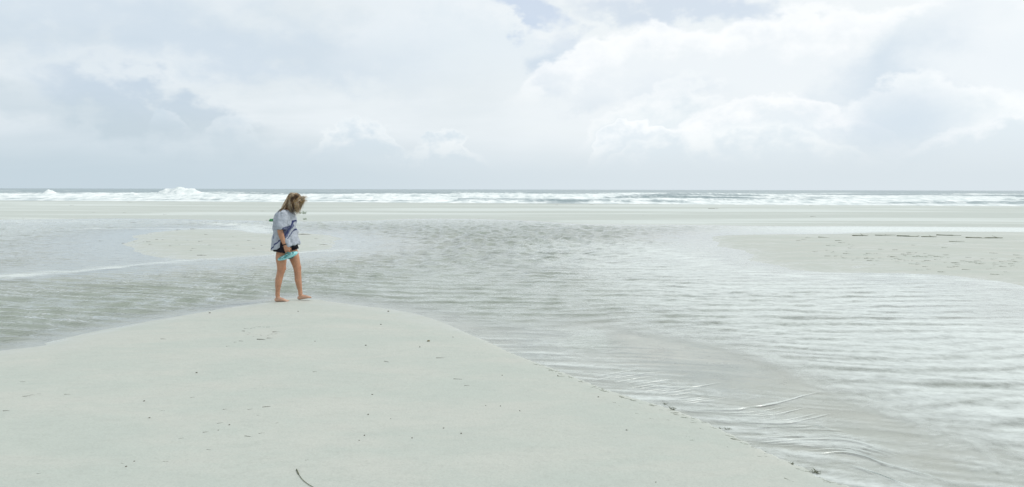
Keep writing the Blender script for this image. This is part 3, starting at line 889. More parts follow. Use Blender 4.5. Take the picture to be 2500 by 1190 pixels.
def build_person():
    root = bpy.data.objects.new('person', None); COL.objects.link(root)
    root.location = (X0, Y0, Z0)
    root.empty_display_size = 0.2
    tag(root, 'woman in a grey printed t-shirt and black shorts walking barefoot with bowed head, holding flip-flops', 'person')
    # ---- body: one continuous surface
    bm = bmesh.new()
    tube(bm, [B(697, 600), B(697, 588), B(697, 574), B(697, 560), B(697, 545), B(697, 531), B(699, 521), B(702, 514), B(707, 508), B(714, 500)],
         [(.105, .15), (.118, .165), (.108, .15), (.098, .128), (.105, .14), (.090, .14), (.062, .09), (.050, .055), (.050, .050), (.052, .052)], 18)
    Lr = [(697, 590), (690, 612), (686.5, 631), (687, 648), (687, 659), (684, 670), (680.5, 684), (679, 698), (678, 711), (677.5, 722)]
    tube(bm, [B(a, b, -0.083 - 0.0 * k) for k, (a, b) in enumerate(Lr)], [(.092, .085), (.091, .082), (.083, .078), (.067, .064), (.062, .058), (.054, .054), (.053, .052), (.043, .043), (.032, .034), (.033, .035)], 16)
    Ll = [(700, 590), (712, 612), (719, 631), (724, 648), (726, 657), (727, 668), (728, 684), (730.5, 699), (733, 711), (733.5, 719)]
    tube(bm, [B(a, b, 0.083) for a, b in Ll], [(.092, .085), (.086, .080), (.076, .075), (.060, .062), (.057, .056), (.052, .053), (.051, .050), (.041, .042), (.031, .033), (.032, .034)], 16)
    blob(bm, B(696, 655, -0.083) + Vector((-0.005, 0, 0)), (0.022, 0.03, 0.035)); blob(bm, B(733, 653, 0.083) + Vector((-0.005, 0, 0)), (0.02, 0.03, 0.035))
    foot(bm, B(677.5, 719, -0.083), B(671.5, 733, -0.083).x, B(705, 733, -0.083).x, -0.083, -0.002, rad(1), -0.01)
    gl = th(X0 + 0.2, Y0 + 0.085) - Z0
    foot(bm, B(733, 716, 0.083), B(728, 730, 0.083).x, B(762, 730, 0.083).x, 0.083, gl + 0.002, rad(9), 0.015)
    # arms
    tube(bm, [B(694, 526, -.11), B(689, 530, -.150), B(685, 541, -.183), B(684, 554, -.197), B(684, 566, -.203), B(688, 579, -.205), B(693, 592, -.20), B(696, 600.5, -.195)],
         [.042, .046, .046, .043, .041, (.040, .038), (.031, .028), (.025, .021)], 14)
    hand(bm, B(696, 600.5, -.195), Vector((0.38, 0.06, -0.92)).normalized(), Vector((0.92, 0.0, 0.38)).normalized(), Vector((0.0, 1.0, 0.06)).normalized())
    tube(bm, [B(700, 526, .11), B(699, 530, .150), B(698, 541, .183), B(698, 554, .197), B(699, 566, .203), B(702, 579, .205), B(706, 592, .20), B(708, 600, .195)],
         [.042, .046, .046, .043, .041, .038, .030, .024], 14)
    hand(bm, B(708, 600, .195), Vector((0.25, 0, -0.97)).normalized(), Vector((0.97, 0, 0.25)).normalized(), Vector((0, -1, 0)), True)
    # head
    def h(f, s, u): return HEAD + HF * f + HS * s + HU * u
    blob(bm, h(-0.012, 0, 0.022), (0.098, 0.075, 0.088), HROT, 4)
    tube(bm, [h(0.052, 0, 0.03), h(0.048, 0, -0.02), h(0.045, 0, -0.065), h(0.042, 0, -0.098)], [(.045, .066), (.044, .062), (.042, .050), (.026, .030)], 14, side=HS)
    tube(bm, [h(0.092, 0, 0.018), h(0.104, 0, -0.004), h(0.113, 0, -0.022)], [.008, .010, .0125], 8)
    blob(bm, h(0.100, 0.011, -0.026), (.010, .009, .008), HROT, 2); blob(bm, h(0.100, -0.011, -0.026), (.010, .009, .008), HROT, 2)
    tube(bm, [h(0.080, -0.045, 0.026), h(0.092, -0.02, 0.030), h(0.092, 0.02, 0.030), h(0.080, 0.045, 0.026)], [.008, .010, .010, .008], 8)
    tube(bm, [h(0.082, -0.022, -0.056), h(0.092, 0, -0.053), h(0.082, 0.022, -0.056)], [.005, .0075, .005], 8)
    tube(bm, [h(0.080, -0.018, -0.066), h(0.089, 0, -0.067), h(0.080, 0.018, -0.066)], [.006, .008, .006], 8)
    for sg in (-1, 1): blob(bm, h(-0.005, sg * 0.076, -0.008), (.018, .008, .030), HROT, 2)
    tube(bm, [B(702, 514), B(710, 505), h(-0.02, 0, -0.02)], [.050, .050, .055], 14)
    me = remeshed('body', bm, 0.0055, 5, 0.5)
    co, no = verts_np(me)
    tone = np.tile(np.array([[0.47, 0.245, 0.15]], np.float32), (len(co), 1))
    nv = gnoise(co[:, 0] * 9 + co[:, 1] * 5, co[:, 2] * 9, 401)[:, None]
    tone *= 1 + 0.25 * nv + 0.20 * gnoise(co[:, 0] * 40 + co[:, 1] * 30, co[:, 2] * 40, 402)[:, None]
    def spot(c, r, col, amt):
        d = np.linalg.norm(co - np.array(c, np.float32), axis=1) / r
        k = (amt * np.exp(-d * d))[:, None]
        tone[:] = tone * (1 - k) + np.array(col, np.float32) * k
    spot(B(697, 655, -.09), 0.06, (0.42, 0.18, 0.10), 0.7); spot(B(734, 655, .07), 0.05, (0.42, 0.18, 0.10), 0.7)
    paler = sstep(-co[:, 2], -0.10, -0.03)[:, None]
    tone = tone * (1 - 0.5 * paler) + np.array([0.60, 0.42, 0.33], np.float32) * 0.5 * paler
    spot(h(0.092, 0, -0.06), 0.018, (0.45, 0.17, 0.14), 0.8)
    hd = np.linalg.norm(co - np.array(HEAD + HF * -0.03 + HU * 0.05, np.float32), axis=1)
    k = (sstep(-hd, -0.12, -0.09) * sstep(-((co - np.array(HEAD, np.float32)) @ np.array(HF, np.float32)), -0.05, 0.0))[:, None]
    tone = tone * (1 - k) + np.array([0.16, 0.095, 0.05], np.float32) * k
    cattr(me, 'tone', tone)
    link('body', me, vmat('tanned skin', 0.5, 0.35, 0.12, (120, 0.002)), root)
    # eyes
    em, N, o = new_mat('eye white'); b = N.n('ShaderNodeBsdfPrincipled'); N.put(b.inputs['Roughness'], 0.2)
    tcx = N.n('ShaderNodeTexCoord').outputs['Object']
    sp = N.n('ShaderNodeSeparateXYZ'); N.put(sp.inputs[0], tcx)
    N.put(b.inputs['Base Color'], N.mix(N.ss(sp.outputs[0], 0.0085, 0.0092), (0.75, 0.72, 0.68), (0.08, 0.06, 0.04)))
    N.t.links.new(b.outputs[0], o.inputs[0])
    for sg in (-1, 1):
        bm = bmesh.new(); bmesh.ops.create_icosphere(bm, subdivisions=3, radius=0.0115)
        me = bpy.data.meshes.new('eye'); bm.to_mesh(me); bm.free()
        e = link('eye', me, em, root); e.matrix_local = Matrix.Translation(h(0.083, sg * 0.031, 0.010)) @ HROT.to_4x4()
    # ---- t-shirt
    bm = bmesh.new()
    rings = [((693, 510), (713, 515), .08), ((683, 513.5), (717, 523), .15), ((673, 523), (719.5, 531), .178), ((668.5, 536), (721.5, 543), .186), ((669, 552), (722.5, 556), .18),
             ((667.5, 567), (724.5, 570), .18), ((666.5, 583), (728, 582), .192), ((665, 597), (729.5, 590), .203), ((664, 611), (729.5, 596), .208)]
    rv = []
    for (a, b_, hy) in rings:
        pa, pb = B(*a), B(*b_); c = (pa + pb) / 2; hx = (pb - pa) / 2
        ring = []
        for k in range(36):
            t = 2 * math.pi * k / 36
            cx, sy = math.cos(t), math.sin(t)
            e = 0.82
            ring.append(bm.verts.new(c + hx * (abs(cx) ** e * (1 if cx > 0 else -1)) + Vector((0, hy * abs(sy) ** e * (1 if sy > 0 else -1), 0))))
        rv.append(ring)
    for a, b_ in zip(rv[:-1], rv[1:]):
        for k in range(36): bm.faces.new((a[k], a[(k + 1) % 36], b_[(k + 1) % 36], b_[k]))
    bm.faces.new(rv[0][::-1]); bm.faces.new(rv[-1])
    tube(bm, [B(695, 521, -.10), B(690, 526, -.165), B(687.5, 538, -.203), B(686.5, 550, -.216), B(686, 560.5, -.222)], [(.06, .06), (.072, .066), (.074, .062), (.075, .06), (.076, .058)], 20, flat=True)
    tube(bm, [B(701, 521, .10), B(700, 526, .165), B(699, 538, .203), B(699, 550, .216), B(700, 560, .222)], [(.06, .06), (.072, .066), (.074, .062), (.075, .06), (.076, .058)], 20, flat=True)
    me = remeshed('t_shirt', bm, 0.0065, 3, 0.5)
    co, no = verts_np(me)
    px, py = 705 + co[:, 0] / S, 734.5 - co[:, 2] / S
    sgn = np.sign(co[:, 1])
    f = 0.026 * gnoise(co[:, 0] * 9 + co[:, 2] * 7 + 3 * sgn, co[:, 2] * 4 - co[:, 0] * 7, 411)
    f += 0.020 * gnoise(co[:, 0] * 22 - co[:, 2] * 5 + co[:, 1] * 6, co[:, 2] * 6 + 7, 412)
    f += 0.004 * gnoise(co[:, 0] * 40 + co[:, 2] * 30, co[:, 2] * 38 + co[:, 1] * 30, 413)
    low = sstep(-co[:, 2], -1.1, -0.80)
    f += 0.010 * low * np.sin(co[:, 0] * 42 + co[:, 1] * 30 + 5 * gnoise(co[:, 0] * 5, co[:, 2] * 5, 414))
    collar = sstep(co[:, 2], 1.33, 1.30 + 0.06)
    co = co + no * (f * (1 - 0.7 * collar))[:, None]
    set_co(me, co)
    tone = np.tile(np.array([[0.395, 0.43, 0.485]], np.float32), (len(co), 1))
    tone *= (1 + 0.25 * gnoise(co[:, 0] * 30 + co[:, 1] * 21, co[:, 2] * 30, 415))[:, None]
    cv = lambda a, b_: (600 + a / 3.965, 450 + b_ / 3.965)
    navy = np.zeros(len(co), np.float32)
    poly = np.array([cv(a, b_) for a, b_ in ((345, 445), (395, 442), (410, 412), (478, 378), (482, 400), (462, 440), (440, 500), (400, 540), (372, 520), (352, 480))])
    qx, qy = px + 1.0 * gnoise(px * .25, py * .25, 416), py + 1.0 * gnoise(px * .25, py * .25, 417)
    navy = np.maximum(navy, inside(qx, qy, poly) * (0.75 + 0.5 * gnoise(px * .7, py * .7, 418)))
    for line, w in (([(478, 350), (455, 420), (420, 480), (385, 520), (330, 570), (290, 600), (252, 632)], 1.9), ([(440, 520), (470, 470), (490, 430)], 1.2), ([(300, 470), (300, 520)], 0.9)):
        d = seg_dist(qx.astype(np.float32), qy.astype(np.float32), spline([cv(*c) for c in line], 5), False, 6)
        navy = np.maximum(navy, 1 - sstep(d, w * 0.5, w * 1.1))
    navy = np.clip(navy * (1.05 + 0.5 * gnoise(px * .5, py * .5, 419)), 0, 1) * (co[:, 1] < 0.05)
    tone = tone * (1 - navy[:, None]) + np.array([0.035, 0.045, 0.13], np.float32) * navy[:, None]
    cattr(me, 'tone', tone)
    link('t_shirt', me, vmat('heather grey cotton with navy print', 0.9, 0.1, 0, (160, 0.002)), root)['label'] = 'loose grey t-shirt with navy print'
    # ---- shorts
    bm = bmesh.new()
    tube(bm, [B(697, 584), B(697, 594), B(697, 604)], [(.150, .19), (.165, .195), (.17, .195)], 24, flat=True)
    tube(bm, [B(694, 594, -.08), B(689, 606, -.09), B(687.5, 616, -.092)], [(.115, .10), (.125, .105), (.128, .107)], 22, flat=True)
    tube(bm, [B(703, 592, .08), B(710, 602, .09), B(713, 612, .092)], [(.105, .10), (.108, .105), (.106, .107)], 22, flat=True)
    me = remeshed('shorts', bm, 0.007, 2, 0.5)
    co, no = verts_np(me)
    set_co(me, co + no * (0.005 * gnoise(co[:, 0] * 25 + co[:, 1] * 14, co[:, 2] * 12, 421))[:, None])
    cattr(me, 'tone', np.tile(np.array([[0.014, 0.012, 0.018]], np.float32), (len(co), 1)))
    link('shorts', me, vmat('black cloth', 0.85, 0.15), root)['label'] = 'short black shorts'
    # ---- bracelet
    bm = bmesh.new()
    wc = B(694.6, 597.5, -.198); wd = (B(696, 601, -.195) - B(693, 592, -.20)).normalized()
    tube(bm, [wc - wd * 0.007, wc - wd * 0.003, wc + wd * 0.003, wc + wd * 0.007], [(.0300, .0275), (.0325, .030), (.0325, .030), (.0300, .0275)], 18, flat=True)
    me = bpy.data.meshes.new('bracelet'); bm.to_mesh(me); bm.free()
    cattr(me, 'tone', np.tile(np.array([[0.02, 0.018, 0.02]], np.float32), (len(me.vertices), 1)))
    link('bracelet', me, vmat('black cord', 0.7, 0.2), root)
    # ---- hair
    build_hair(root)

def build_hair(root):
    rng = random.Random(5)
    V, Fc, T = [], [], []
    dark, mid, light, gold, ash = (.05, .024, .012), (.19, .11, .05), (.58, .45, .29), (.42, .26, .10), (.50, .43, .33)
    def strand(pts, r, col, n=4):
        pts = spline([tuple(p) for p in pts], 5)
        m = len(pts); base = len(V)
        for i, p in enumerate(pts):
            p = Vector(p)
            t = Vector(pts[min(i + 1, m - 1)]) - Vector(pts[max(i - 1, 0)])
            t.normalize()
            u = t.orthogonal().normalized(); w = t.cross(u)
            q = i / (m - 1)
            rr = r * (0.9 - 0.75 * q ** 2.2)
            for k in range(n):
                a = 2 * math.pi * k / n
                V.append(p + u * math.cos(a) * rr + w * math.sin(a) * rr)
                g = 1.0 + 0.25 * rng.uniform(-1, 1)
                T.append([c * g for c in col])
        for i in range(m - 1):
            for k in range(n):
                a = base + i * n + k; b = base + i * n + (k + 1) % n
                Fc.append((a, b, b + n, a + n))
    def jit(p, s): return Vector(p) + Vector((rng.gauss(0, s), rng.gauss(0, s), rng.gauss(0, s)))
    def surf(f, s_, u, k=1.06):
        d = Vector((f, s_, u)).normalized()
        return HEAD + HU * 0.022 - HF * 0.012 + (HF * d.x * 0.098 + HS * d.y * 0.078 + HU * d.z * 0.092) * k
    # crown: combed from the parting over the near side of the head, down to the jaw and forward
    for i in range(420):
        a = rng.random()
        f0 = -0.75 + 1.55 * a + rng.gauss(0, .06)
        root_p = surf(f0, rng.uniform(-0.35, 0.25), 1.0, 1.04)
        f1 = f0 * 0.95 + 0.10
        p1 = surf(f1, 0.75, 0.55, 1.12 + rng.uniform(0, .06))
        p2 = surf(f1 + 0.05, 0.95, -0.25, 1.18 + rng.uniform(0, .1))
        ex = 706 + 22 * a + rng.gauss(0, 2.0)
        ey = 509 + 6 * a + rng.gauss(0, 5.0)
        p3 = B(ex + (p2.x - HEAD.x) * 10, ey - 8, -0.085 + rng.gauss(0, .015))
        p4 = B(ex, ey, -0.075 + rng.gauss(0, .02))
        depth = rng.random()
        inner = abs(a - 0.45) < 0.24  # dark inner strands paint the shaded hollow into the hair colour
        if inner and depth < 0.85: col = dark if rng.random() < .75 else mid
        else: col = rng.choice([mid, light, gold, ash, ash])
        strand([root_p, jit(p1, .004), jit(p2, .006), jit(p3, .011), jit(p4, .018)], rng.uniform(.0022, .0042), col)
    # far side
    for i in range(160):
        a = rng.random(); f0 = -0.75 + 1.5 * a
        p4 = B(706 + 22 * a + rng.gauss(0, 2), 510 + 6 * a + rng.gauss(0, 5), 0.07)
        strand([surf(f0, rng.uniform(-.3, .3), 1, 1.04), jit(surf(f0, -0.75, .55, 1.12), .004), jit(surf(f0, -.95, -.25, 1.15), .006), p4], rng.uniform(.0024, .004), rng.choice([mid, gold, dark]))
    # forelock: hangs from the brow in front of the face, blown slightly ahead
    for i in range(330):
        s_ = rng.uniform(-0.75, 0.75)
        root_p = surf(rng.uniform(0.25, 0.9), s_ * 0.6, 0.95, 1.05)
        p1 = surf(1.0, s_, 0.35, 1.16 + rng.uniform(0, .12))
        t = rng.random()
        ex = 739 - 15 * t + rng.gauss(0, 2.2); ey = 496 + 26 * t + rng.gauss(0, 3.5)
        p2 = B(742 - 4 * t + rng.gauss(0, 1.5), 488 + 6 * t, -s_ * 0.06)
        p3 = B(ex + 1.5, ey - 9, -s_ * 0.055); p4 = B(ex - 2, ey, -s_ * 0.05 + rng.gauss(0, .012))
        strand([root_p, jit(p1, .005), jit(p2, .006), jit(p3, .011), jit(p4, .018)], rng.uniform(.0018, .0038), rng.choice([light, gold, gold, mid, ash]))
    # back: along the nape onto the shoulder blade
    for i in range(260):
        a = rng.random()
        root_p = surf(-0.9 + .3 * a, rng.uniform(-0.6, 0.7), 0.6, 1.05)
        p1 = surf(-1.0, rng.uniform(-.5, .8), -0.1, 1.12)
        sy = rng.uniform(-.11, .09)
        p2 = B(694 + rng.gauss(0, 2.2), 506 + rng.gauss(0, 3), sy * 1.0 - .02)
        p3 = B(682 + 8 * a + rng.gauss(0, 1.8), 517 + rng.gauss(0, 2), sy * 1.2 - .02)
        p4 = B(673 + 9 * a * a + rng.gauss(0, 1.3), 527 + 12 * rng.random() * (1 - a), sy * 1.2 - .02)
        strand([root_p, jit(p1, .006), p2, p3, p4], rng.uniform(.002, .004), rng.choice([mid, gold, light, dark, ash]))
    # loose wisps in the wind
    for i in range(130):
        root_p = surf(rng.uniform(-.3, 1), rng.uniform(-.4, .6), 0.9, 1.05)
        p1 = surf(rng.uniform(0.4, 1.1), rng.uniform(-.3, .6), 0.8, 1.2)
        p2 = B(rng.uniform(735, 748), rng.uniform(478, 494), rng.uniform(-.06, .04))
        strand([root_p, p1, p2, jit(p2 + Vector((.02, 0, -.02)), .012)], .0016, rng.choice([ash, light]))
    me = bpy.data.meshes.new('hair')
    me.from_pydata([tuple(v) for v in V], [], Fc)
    me.polygons.foreach_set('use_smooth', np.ones(len(me.polygons), bool))
    cattr(me, 'tone', np.array(T, np.float32))
    link('hair', me, vmat('blond hair', 0.45, 0.4), root)['label'] = 'long wavy blond hair falling over the face'

def build_flip_flops():
    sole_m, N, o = new_mat('aqua foam sole')
    b = N.n('ShaderNodeBsdfPrincipled'); p = N.n('ShaderNodeTexCoord').outputs['Object']
    N.put(b.inputs['Base Color'], N.mix(N.ss(N.noise(p, 30, 3, .6), .4, .65), (0.22, 0.60, 0.64), (0.38, 0.74, 0.76))); N.put(b.inputs['Roughness'], 0.6)
    N.t.links.new(b.outputs[0], o.inputs[0])
    bed_m, N, o = new_mat('teal footbed'); b = N.n('ShaderNodeBsdfPrincipled'); p = N.n('ShaderNodeTexCoord').outputs['Object']
    N.put(b.inputs['Base Color'], N.mix(N.ss(N.noise(p, 45, 2, .5, 1.0), .45, .55), (0.03, 0.20, 0.20), (0.30, 0.58, 0.58))); N.put(b.inputs['Roughness'], 0.7)
    N.t.links.new(b.outputs[0], o.inputs[0])
    str_m, N, o = new_mat('dark teal strap'); b = N.n('ShaderNodeBsdfPrincipled'); p = N.n('ShaderNodeTexCoord').outputs['Object']
    N.put(b.inputs['Base Color'], N.mix(N.noise(p, 60, 2, .5), (0.02, 0.14, 0.15), (0.05, 0.24, 0.25))); N.put(b.inputs['Roughness'], 0.4)
    N.t.links.new(b.outputs[0], o.inputs[0])
    def outline(k, sc=1.0):
        # x along the length from heel (-) to toe (+), y across
        t = 2 * math.pi * k / 40
        x = math.cos(t); w = 0.036 + 0.010 * (x * 0.5 + 0.5) - 0.006 * math.exp(-((x + 0.15) / 0.35) ** 2)
        return x * 0.124 * sc, math.copysign(abs(math.sin(t)) ** 0.8, math.sin(t)) * w * sc
    def prism(name, sc, z0, z1, mat, parent):
        bm = bmesh.new()
        lo = [bm.verts.new((*outline(k, sc), z0)) for k in range(40)]; hi = [bm.verts.new((*outline(k, sc), z1)) for k in range(40)]
        bm.faces.new(lo[::-1]); bm.faces.new(hi)
        for k in range(40): bm.faces.new((lo[k], lo[(k + 1) % 40], hi[(k + 1) % 40], hi[k]))
        bmesh.ops.bevel(bm, geom=[e for e in bm.edges if abs(e.verts[0].co.z - e.verts[1].co.z) < 1e-6], offset=0.002, segments=2, affect='EDGES')
        me = bpy.data.meshes.new(name); bm.to_mesh(me); bm.free()
        me.polygons.foreach_set('use_smooth', np.ones(len(me.polygons), bool))
        return link(name, me, mat, parent)
    for i, (c, ax, nrm, lab) in enumerate(((B(699.5, 626, -.225), Vector((0.93, -0.04, 0.37)), Vector((-.22, -.62, .74)), 'aqua flip-flop held in front of the thigh, outer one of the pair'),
                                           (B(705.5, 625.5, -.165), Vector((0.92, 0.06, 0.38)), Vector((.22, .60, -.74)), 'aqua flip-flop with teal footbed, inner one of the held pair'))):
        ax.normalize(); nrm = (nrm - ax * nrm.dot(ax)).normalized(); sdv = nrm.cross(ax)
        r = bpy.data.objects.new('flip_flop', None); COL.objects.link(r); r.empty_display_size = .05
        M = Matrix((ax, sdv, nrm)).transposed().to_4x4()
        r.matrix_world = Matrix.Translation(Vector((X0, Y0, Z0)) + c) @ M @ Matrix.Scale(1.12, 4)
        tag(r, lab, 'flip-flop', 'pair of flip-flops in the hand')
        prism('sole', 1.0, -0.009, 0.007, sole_m, r)
        prism('footbed', 0.90, 0.0075, 0.0095, bed_m, r)
        for sg in (-1, 1):
            bm = bmesh.new()
            tube(bm, [Vector((0.070, 0.0, 0.008)), Vector((0.060, sg * 0.008, 0.024)), Vector((0.030, sg * 0.027, 0.032)), Vector((-0.005, sg * 0.034, 0.020)), Vector((-0.018, sg * 0.034, 0.008))], [.004, (.0045, .006), (.004, .008), (.004, .007), .0045], 8)
            me = bpy.data.meshes.new('strap'); bm.to_mesh(me); bm.free()
            link('strap', me, str_m, r)

# ------------------------------------------------------------------ things washed up on the sand
def simple_mat(name, a, b_, scale=40, rough=0.8):
    m, N, o = new_mat(name); b = N.n('ShaderNodeBsdfPrincipled'); p = N.n('ShaderNodeTexCoord').outputs['Object']
    N.put(b.inputs['Base Color'], N.mix(N.ss(N.noise(p, scale, 4, .6), .35, .65), a, b_)); N.put(b.inputs['Roughness'], rough)
    N.t.links.new(b.outputs[0], o.inputs[0])
    return m
def build_washed_up():
    rng = random.Random(21)
    m_stone = simple_mat('dark pebble', (0.10, 0.095, 0.08), (0.20, 0.19, 0.16))
    m_shell = simple_mat('olive husk', (0.10, 0.09, 0.04), (0.22, 0.19, 0.10))
    m_wood = simple_mat('wet driftwood', (0.09, 0.08, 0.065), (0.17, 0.155, 0.125))
    m_weed = simple_mat('olive seaweed', (0.065, 0.078, 0.04), (0.14, 0.15, 0.08))
    m_grass = simple_mat('grey green blade', (0.17, 0.22, 0.15), (0.30, 0.35, 0.25))
    m_leaf = simple_mat('fresh green leaf', (0.03, 0.17, 0.07), (0.10, 0.30, 0.14))
    def stone_mesh(name, m):
        bm = bmesh.new(); bmesh.ops.create_icosphere(bm, subdivisions=2, radius=1.0)
        sx, sy, sz = rng.uniform(.8, 1.2), rng.uniform(.6, .9), rng.uniform(.45, .7)
        for v in bm.verts:
            k = 1 + 0.22 * float(gnoise([v.co.x * 1.7 + sx * 9], [v.co.y * 1.7 + v.co.z], 3)[0])
            v.co = Vector((v.co.x * sx, v.co.y * sy, v.co.z * sz)) * k
        me = bpy.data.meshes.new(name); bm.to_mesh(me); bm.free(); me.materials.append(m)
        me.polygons.foreach_set('use_smooth', np.ones(len(me.polygons), bool))
        return me
    def twig_mesh(name, m, bend=0.15, forks=1, thick=0.03):
        """unit length twig along x"""
        bm = bmesh.new()
        def arm(p0, d, L, r, n=6):
            pts = [p0]; dd = d.normalized()
            for k in range(n):
                dd = (dd + Vector((0, rng.gauss(0, bend), rng.gauss(0, bend * .15)))).normalized()
                pts.append(pts[-1] + dd * L / n)
            tube(bm, pts, [r * (1 - 0.6 * k / n) * rng.uniform(.8, 1.2) for k in range(n + 1)], 6)
            return pts
        pts = arm(Vector((-.5, 0, thick * .7)), Vector((1, 0, 0)), 1.0, thick)
        for _ in range(forks):
            k = rng.randint(1, 4)
            arm(pts[k], Vector((1, rng.choice([-1, 1]) * rng.uniform(.5, 1.1), .12)), rng.uniform(.2, .4), thick * .6, 4)
        me = bpy.data.meshes.new(name); bm.to_mesh(me); bm.free(); me.materials.append(m)
        me.polygons.foreach_set('use_smooth', np.ones(len(me.polygons), bool))
        return me
    def weed_mesh(name, m, n=12, flat=0.35):
        bm = bmesh.new()
        for _ in range(n):
            p = Vector((rng.gauss(0, .2), rng.gauss(0, .14), 0.02)); a = rng.uniform(0, 6.28); pts = [p]
            z = 0.04
            for k in range(5):
                a += rng.gauss(0, .7); z = max(0.03, z + rng.gauss(0.04, .08))
                p = Vector((p.x + math.cos(a) * .16, p.y + math.sin(a) * .10, min(z, flat))); pts.append(p)
            tube(bm, pts, [.03, .035, .03, .03, .022, .012], 5)
        me = bpy.data.meshes.new(name); bm.to_mesh(me); bm.free(); me.materials.append(m)
        me.polygons.foreach_set('use_smooth', np.ones(len(me.polygons), bool))
        return me
    stones = [stone_mesh('pebble', m_stone) for _ in range(5)]
    husks = [stone_mesh('husk', m_shell) for _ in range(3)]
    twigs = [twig_mesh('twig', m_wood, .16, q % 2, .035) for q in range(7)]
    sticks = [twig_mesh('stick', m_wood, .08, 2, .02) for _ in range(3)]
    strands = [twig_mesh('weed_strand', m_weed, .22, 1, .025) for _ in range(6)]
    clumps = [weed_mesh('weed_clump', m_weed, 12) for _ in range(4)]
    def put(name, me, px, py, size, rot, label, cat, group=None, sink=0.0, sy=1.0):
        """size in pixels of the photograph"""
        g = ground_pt(px, py)
        s = size * g.y / F0
        o = bpy.data.objects.new(name, me); COL.objects.link(o)
        o.location = (g.x, g.y, max(g.z, 0.0) + sink * s)
        o.rotation_euler = (0, 0, rot); o.scale = (s, s * sy, s)
        tag(o, label, cat, group)
        return o
    U = rng.uniform
    # specks on the near bar
    for px, py in ((728, 761), (769, 834), (893, 844), (1226, 917), (1362, 918), (1186, 991), (1222, 992), (1083, 1046), (1126, 1059), (909, 964), (899, 1013),
                   (954, 1023), (877, 1076), (890, 1064), (1006, 1070), (560, 1038), (533, 1051), (1601, 1178), (1461, 970), (365, 1021), (352, 980), (480, 911),
                   (1025, 848), (948, 761), (930, 793), (1269, 1004), (328, 1127), (308, 1140), (1106, 824), (512, 765), (1530, 1051)):
        put('pebble', rng.choice(stones), px, py, U(1.4, 2.9), U(0, 6), 'small dark pebble lying alone on the smooth near sand bar', 'pebble', 'pebbles on the near sand bar', .25)
    put('pebble', husks[0], 1046, 834, 4.4, 0.4, 'olive brown husk, largest speck on the near sand bar', 'husk', None, .3)
    for px, py, L, r in ((64, 968, 16, .15), (80, 965, 12, .1), (95, 962, 10, .3), (165, 963, 16, .25), (18, 1003, 18, .3), (398, 1003, 13, .2), (470, 971, 11, .4),
                         (504, 1055, 14, .6), (538, 1033, 14, .8), (551, 1000, 14, .2), (606, 1065, 16, .15), (640, 1058, 15, .5), (678, 1033, 10, .5), (749, 1124, 10, .1),
                         (945, 883, 14, -.3), (405, 1127, 14, .1), (95, 1157, 12, .1), (610, 1000, 10, .2), (630, 1014, 8, .3), (55, 933, 14, .05), (400, 828, 13, .2),
                         (650, 993, 18, .7), (1075, 875, 18, -.1), (1118, 926, 22, 0.), (770, 908, 14, .2), (510, 1098, 14, -.05), (1140, 942, 12, 0.), (300, 1132, 12, -.2), (442, 1071, 14, .2)):
        put('twig', rng.choice(twigs), px, py, L * U(.8, 1.1), r + U(-.1, .1), 'short dark twig fragment lying flat on the smooth near sand bar', 'twig', 'twig fragments on the near sand bar', 0, 1.0)
    # ring of scraps in a scuffed patch
    for k in range(22):
        t = k / 21 * 4.6 + 0.5
        px, py = 637 + 42 * math.cos(t) + rng.gauss(0, 3), 809 + 11 * math.sin(t) + rng.gauss(0, 1.5)
        put('twig', rng.choice(twigs), px, py, U(4, 9), U(0, 3), 'tiny scrap of debris in the scuffed ring behind the walking woman', 'debris', 'debris ring on the sand')
    put('twig', twigs[1], 676, 811, 20, .1, 'thin twig at the end of the scuffed debris ring', 'twig')
    for px, py, L in ((575, 836, 8), (556, 846, 8), (590, 833, 12), (640, 829, 24), (660, 826, 16)):
        put('twig', rng.choice(twigs), px, py, L, .05, 'fine twig in a line below the scuffed debris ring', 'twig', 'twig line below the debris ring')
    # curved reed stem
    bm = bmesh.new()
    pts = [ground_pt(a, b) for a, b in ((724, 1148), (730, 1161), (738, 1172), (748, 1181), (762, 1190), (785, 1203))]
    pts = [Vector(p) for p in spline([tuple(p) for p in pts], 4)]
    o0 = pts[-1].copy()
    n = len(pts)
    tube(bm, [p - o0 + Vector((0, 0, .004)) for p in pts], [.0032 if k < 4 else .0017 for k in range(n)], 7)
    me = bpy.data.meshes.new('reed_stem'); bm.to_mesh(me); bm.free(); me.materials.append(m_weed)
    o = bpy.data.objects.new('reed_stem', me); COL.objects.link(o); o.location = o0
    tag(o, 'long thin curved reed stem lying on bare sand', 'reed')
    # wrack along the scarp
    for px, py, L, r in ((1500, 983, 9, -.4), (1515, 991, 10, -.4), (1556, 1011, 10, -.4), (1632, 1026, 9, -.4), (1665, 1020, 8, -.5), (1692, 1033, 14, -.7), (1713, 1047, 12, -.9),
                         (1680, 1066, 10, -.2), (1690, 1075, 12, .1), (1778, 1092, 9, -1.2), (1803, 1100, 6, -.5), (1868, 1102, 20, -.6), (1930, 1172, 30, -.7), (1590, 1022, 10, -.5), (1855, 1116, 12, -.8)):
        put('weed_strand', rng.choice(strands), px, py, L, r, 'short olive seaweed strand on the sand beside the runoff edge', 'seaweed', 'seaweed strands beside the runoff')
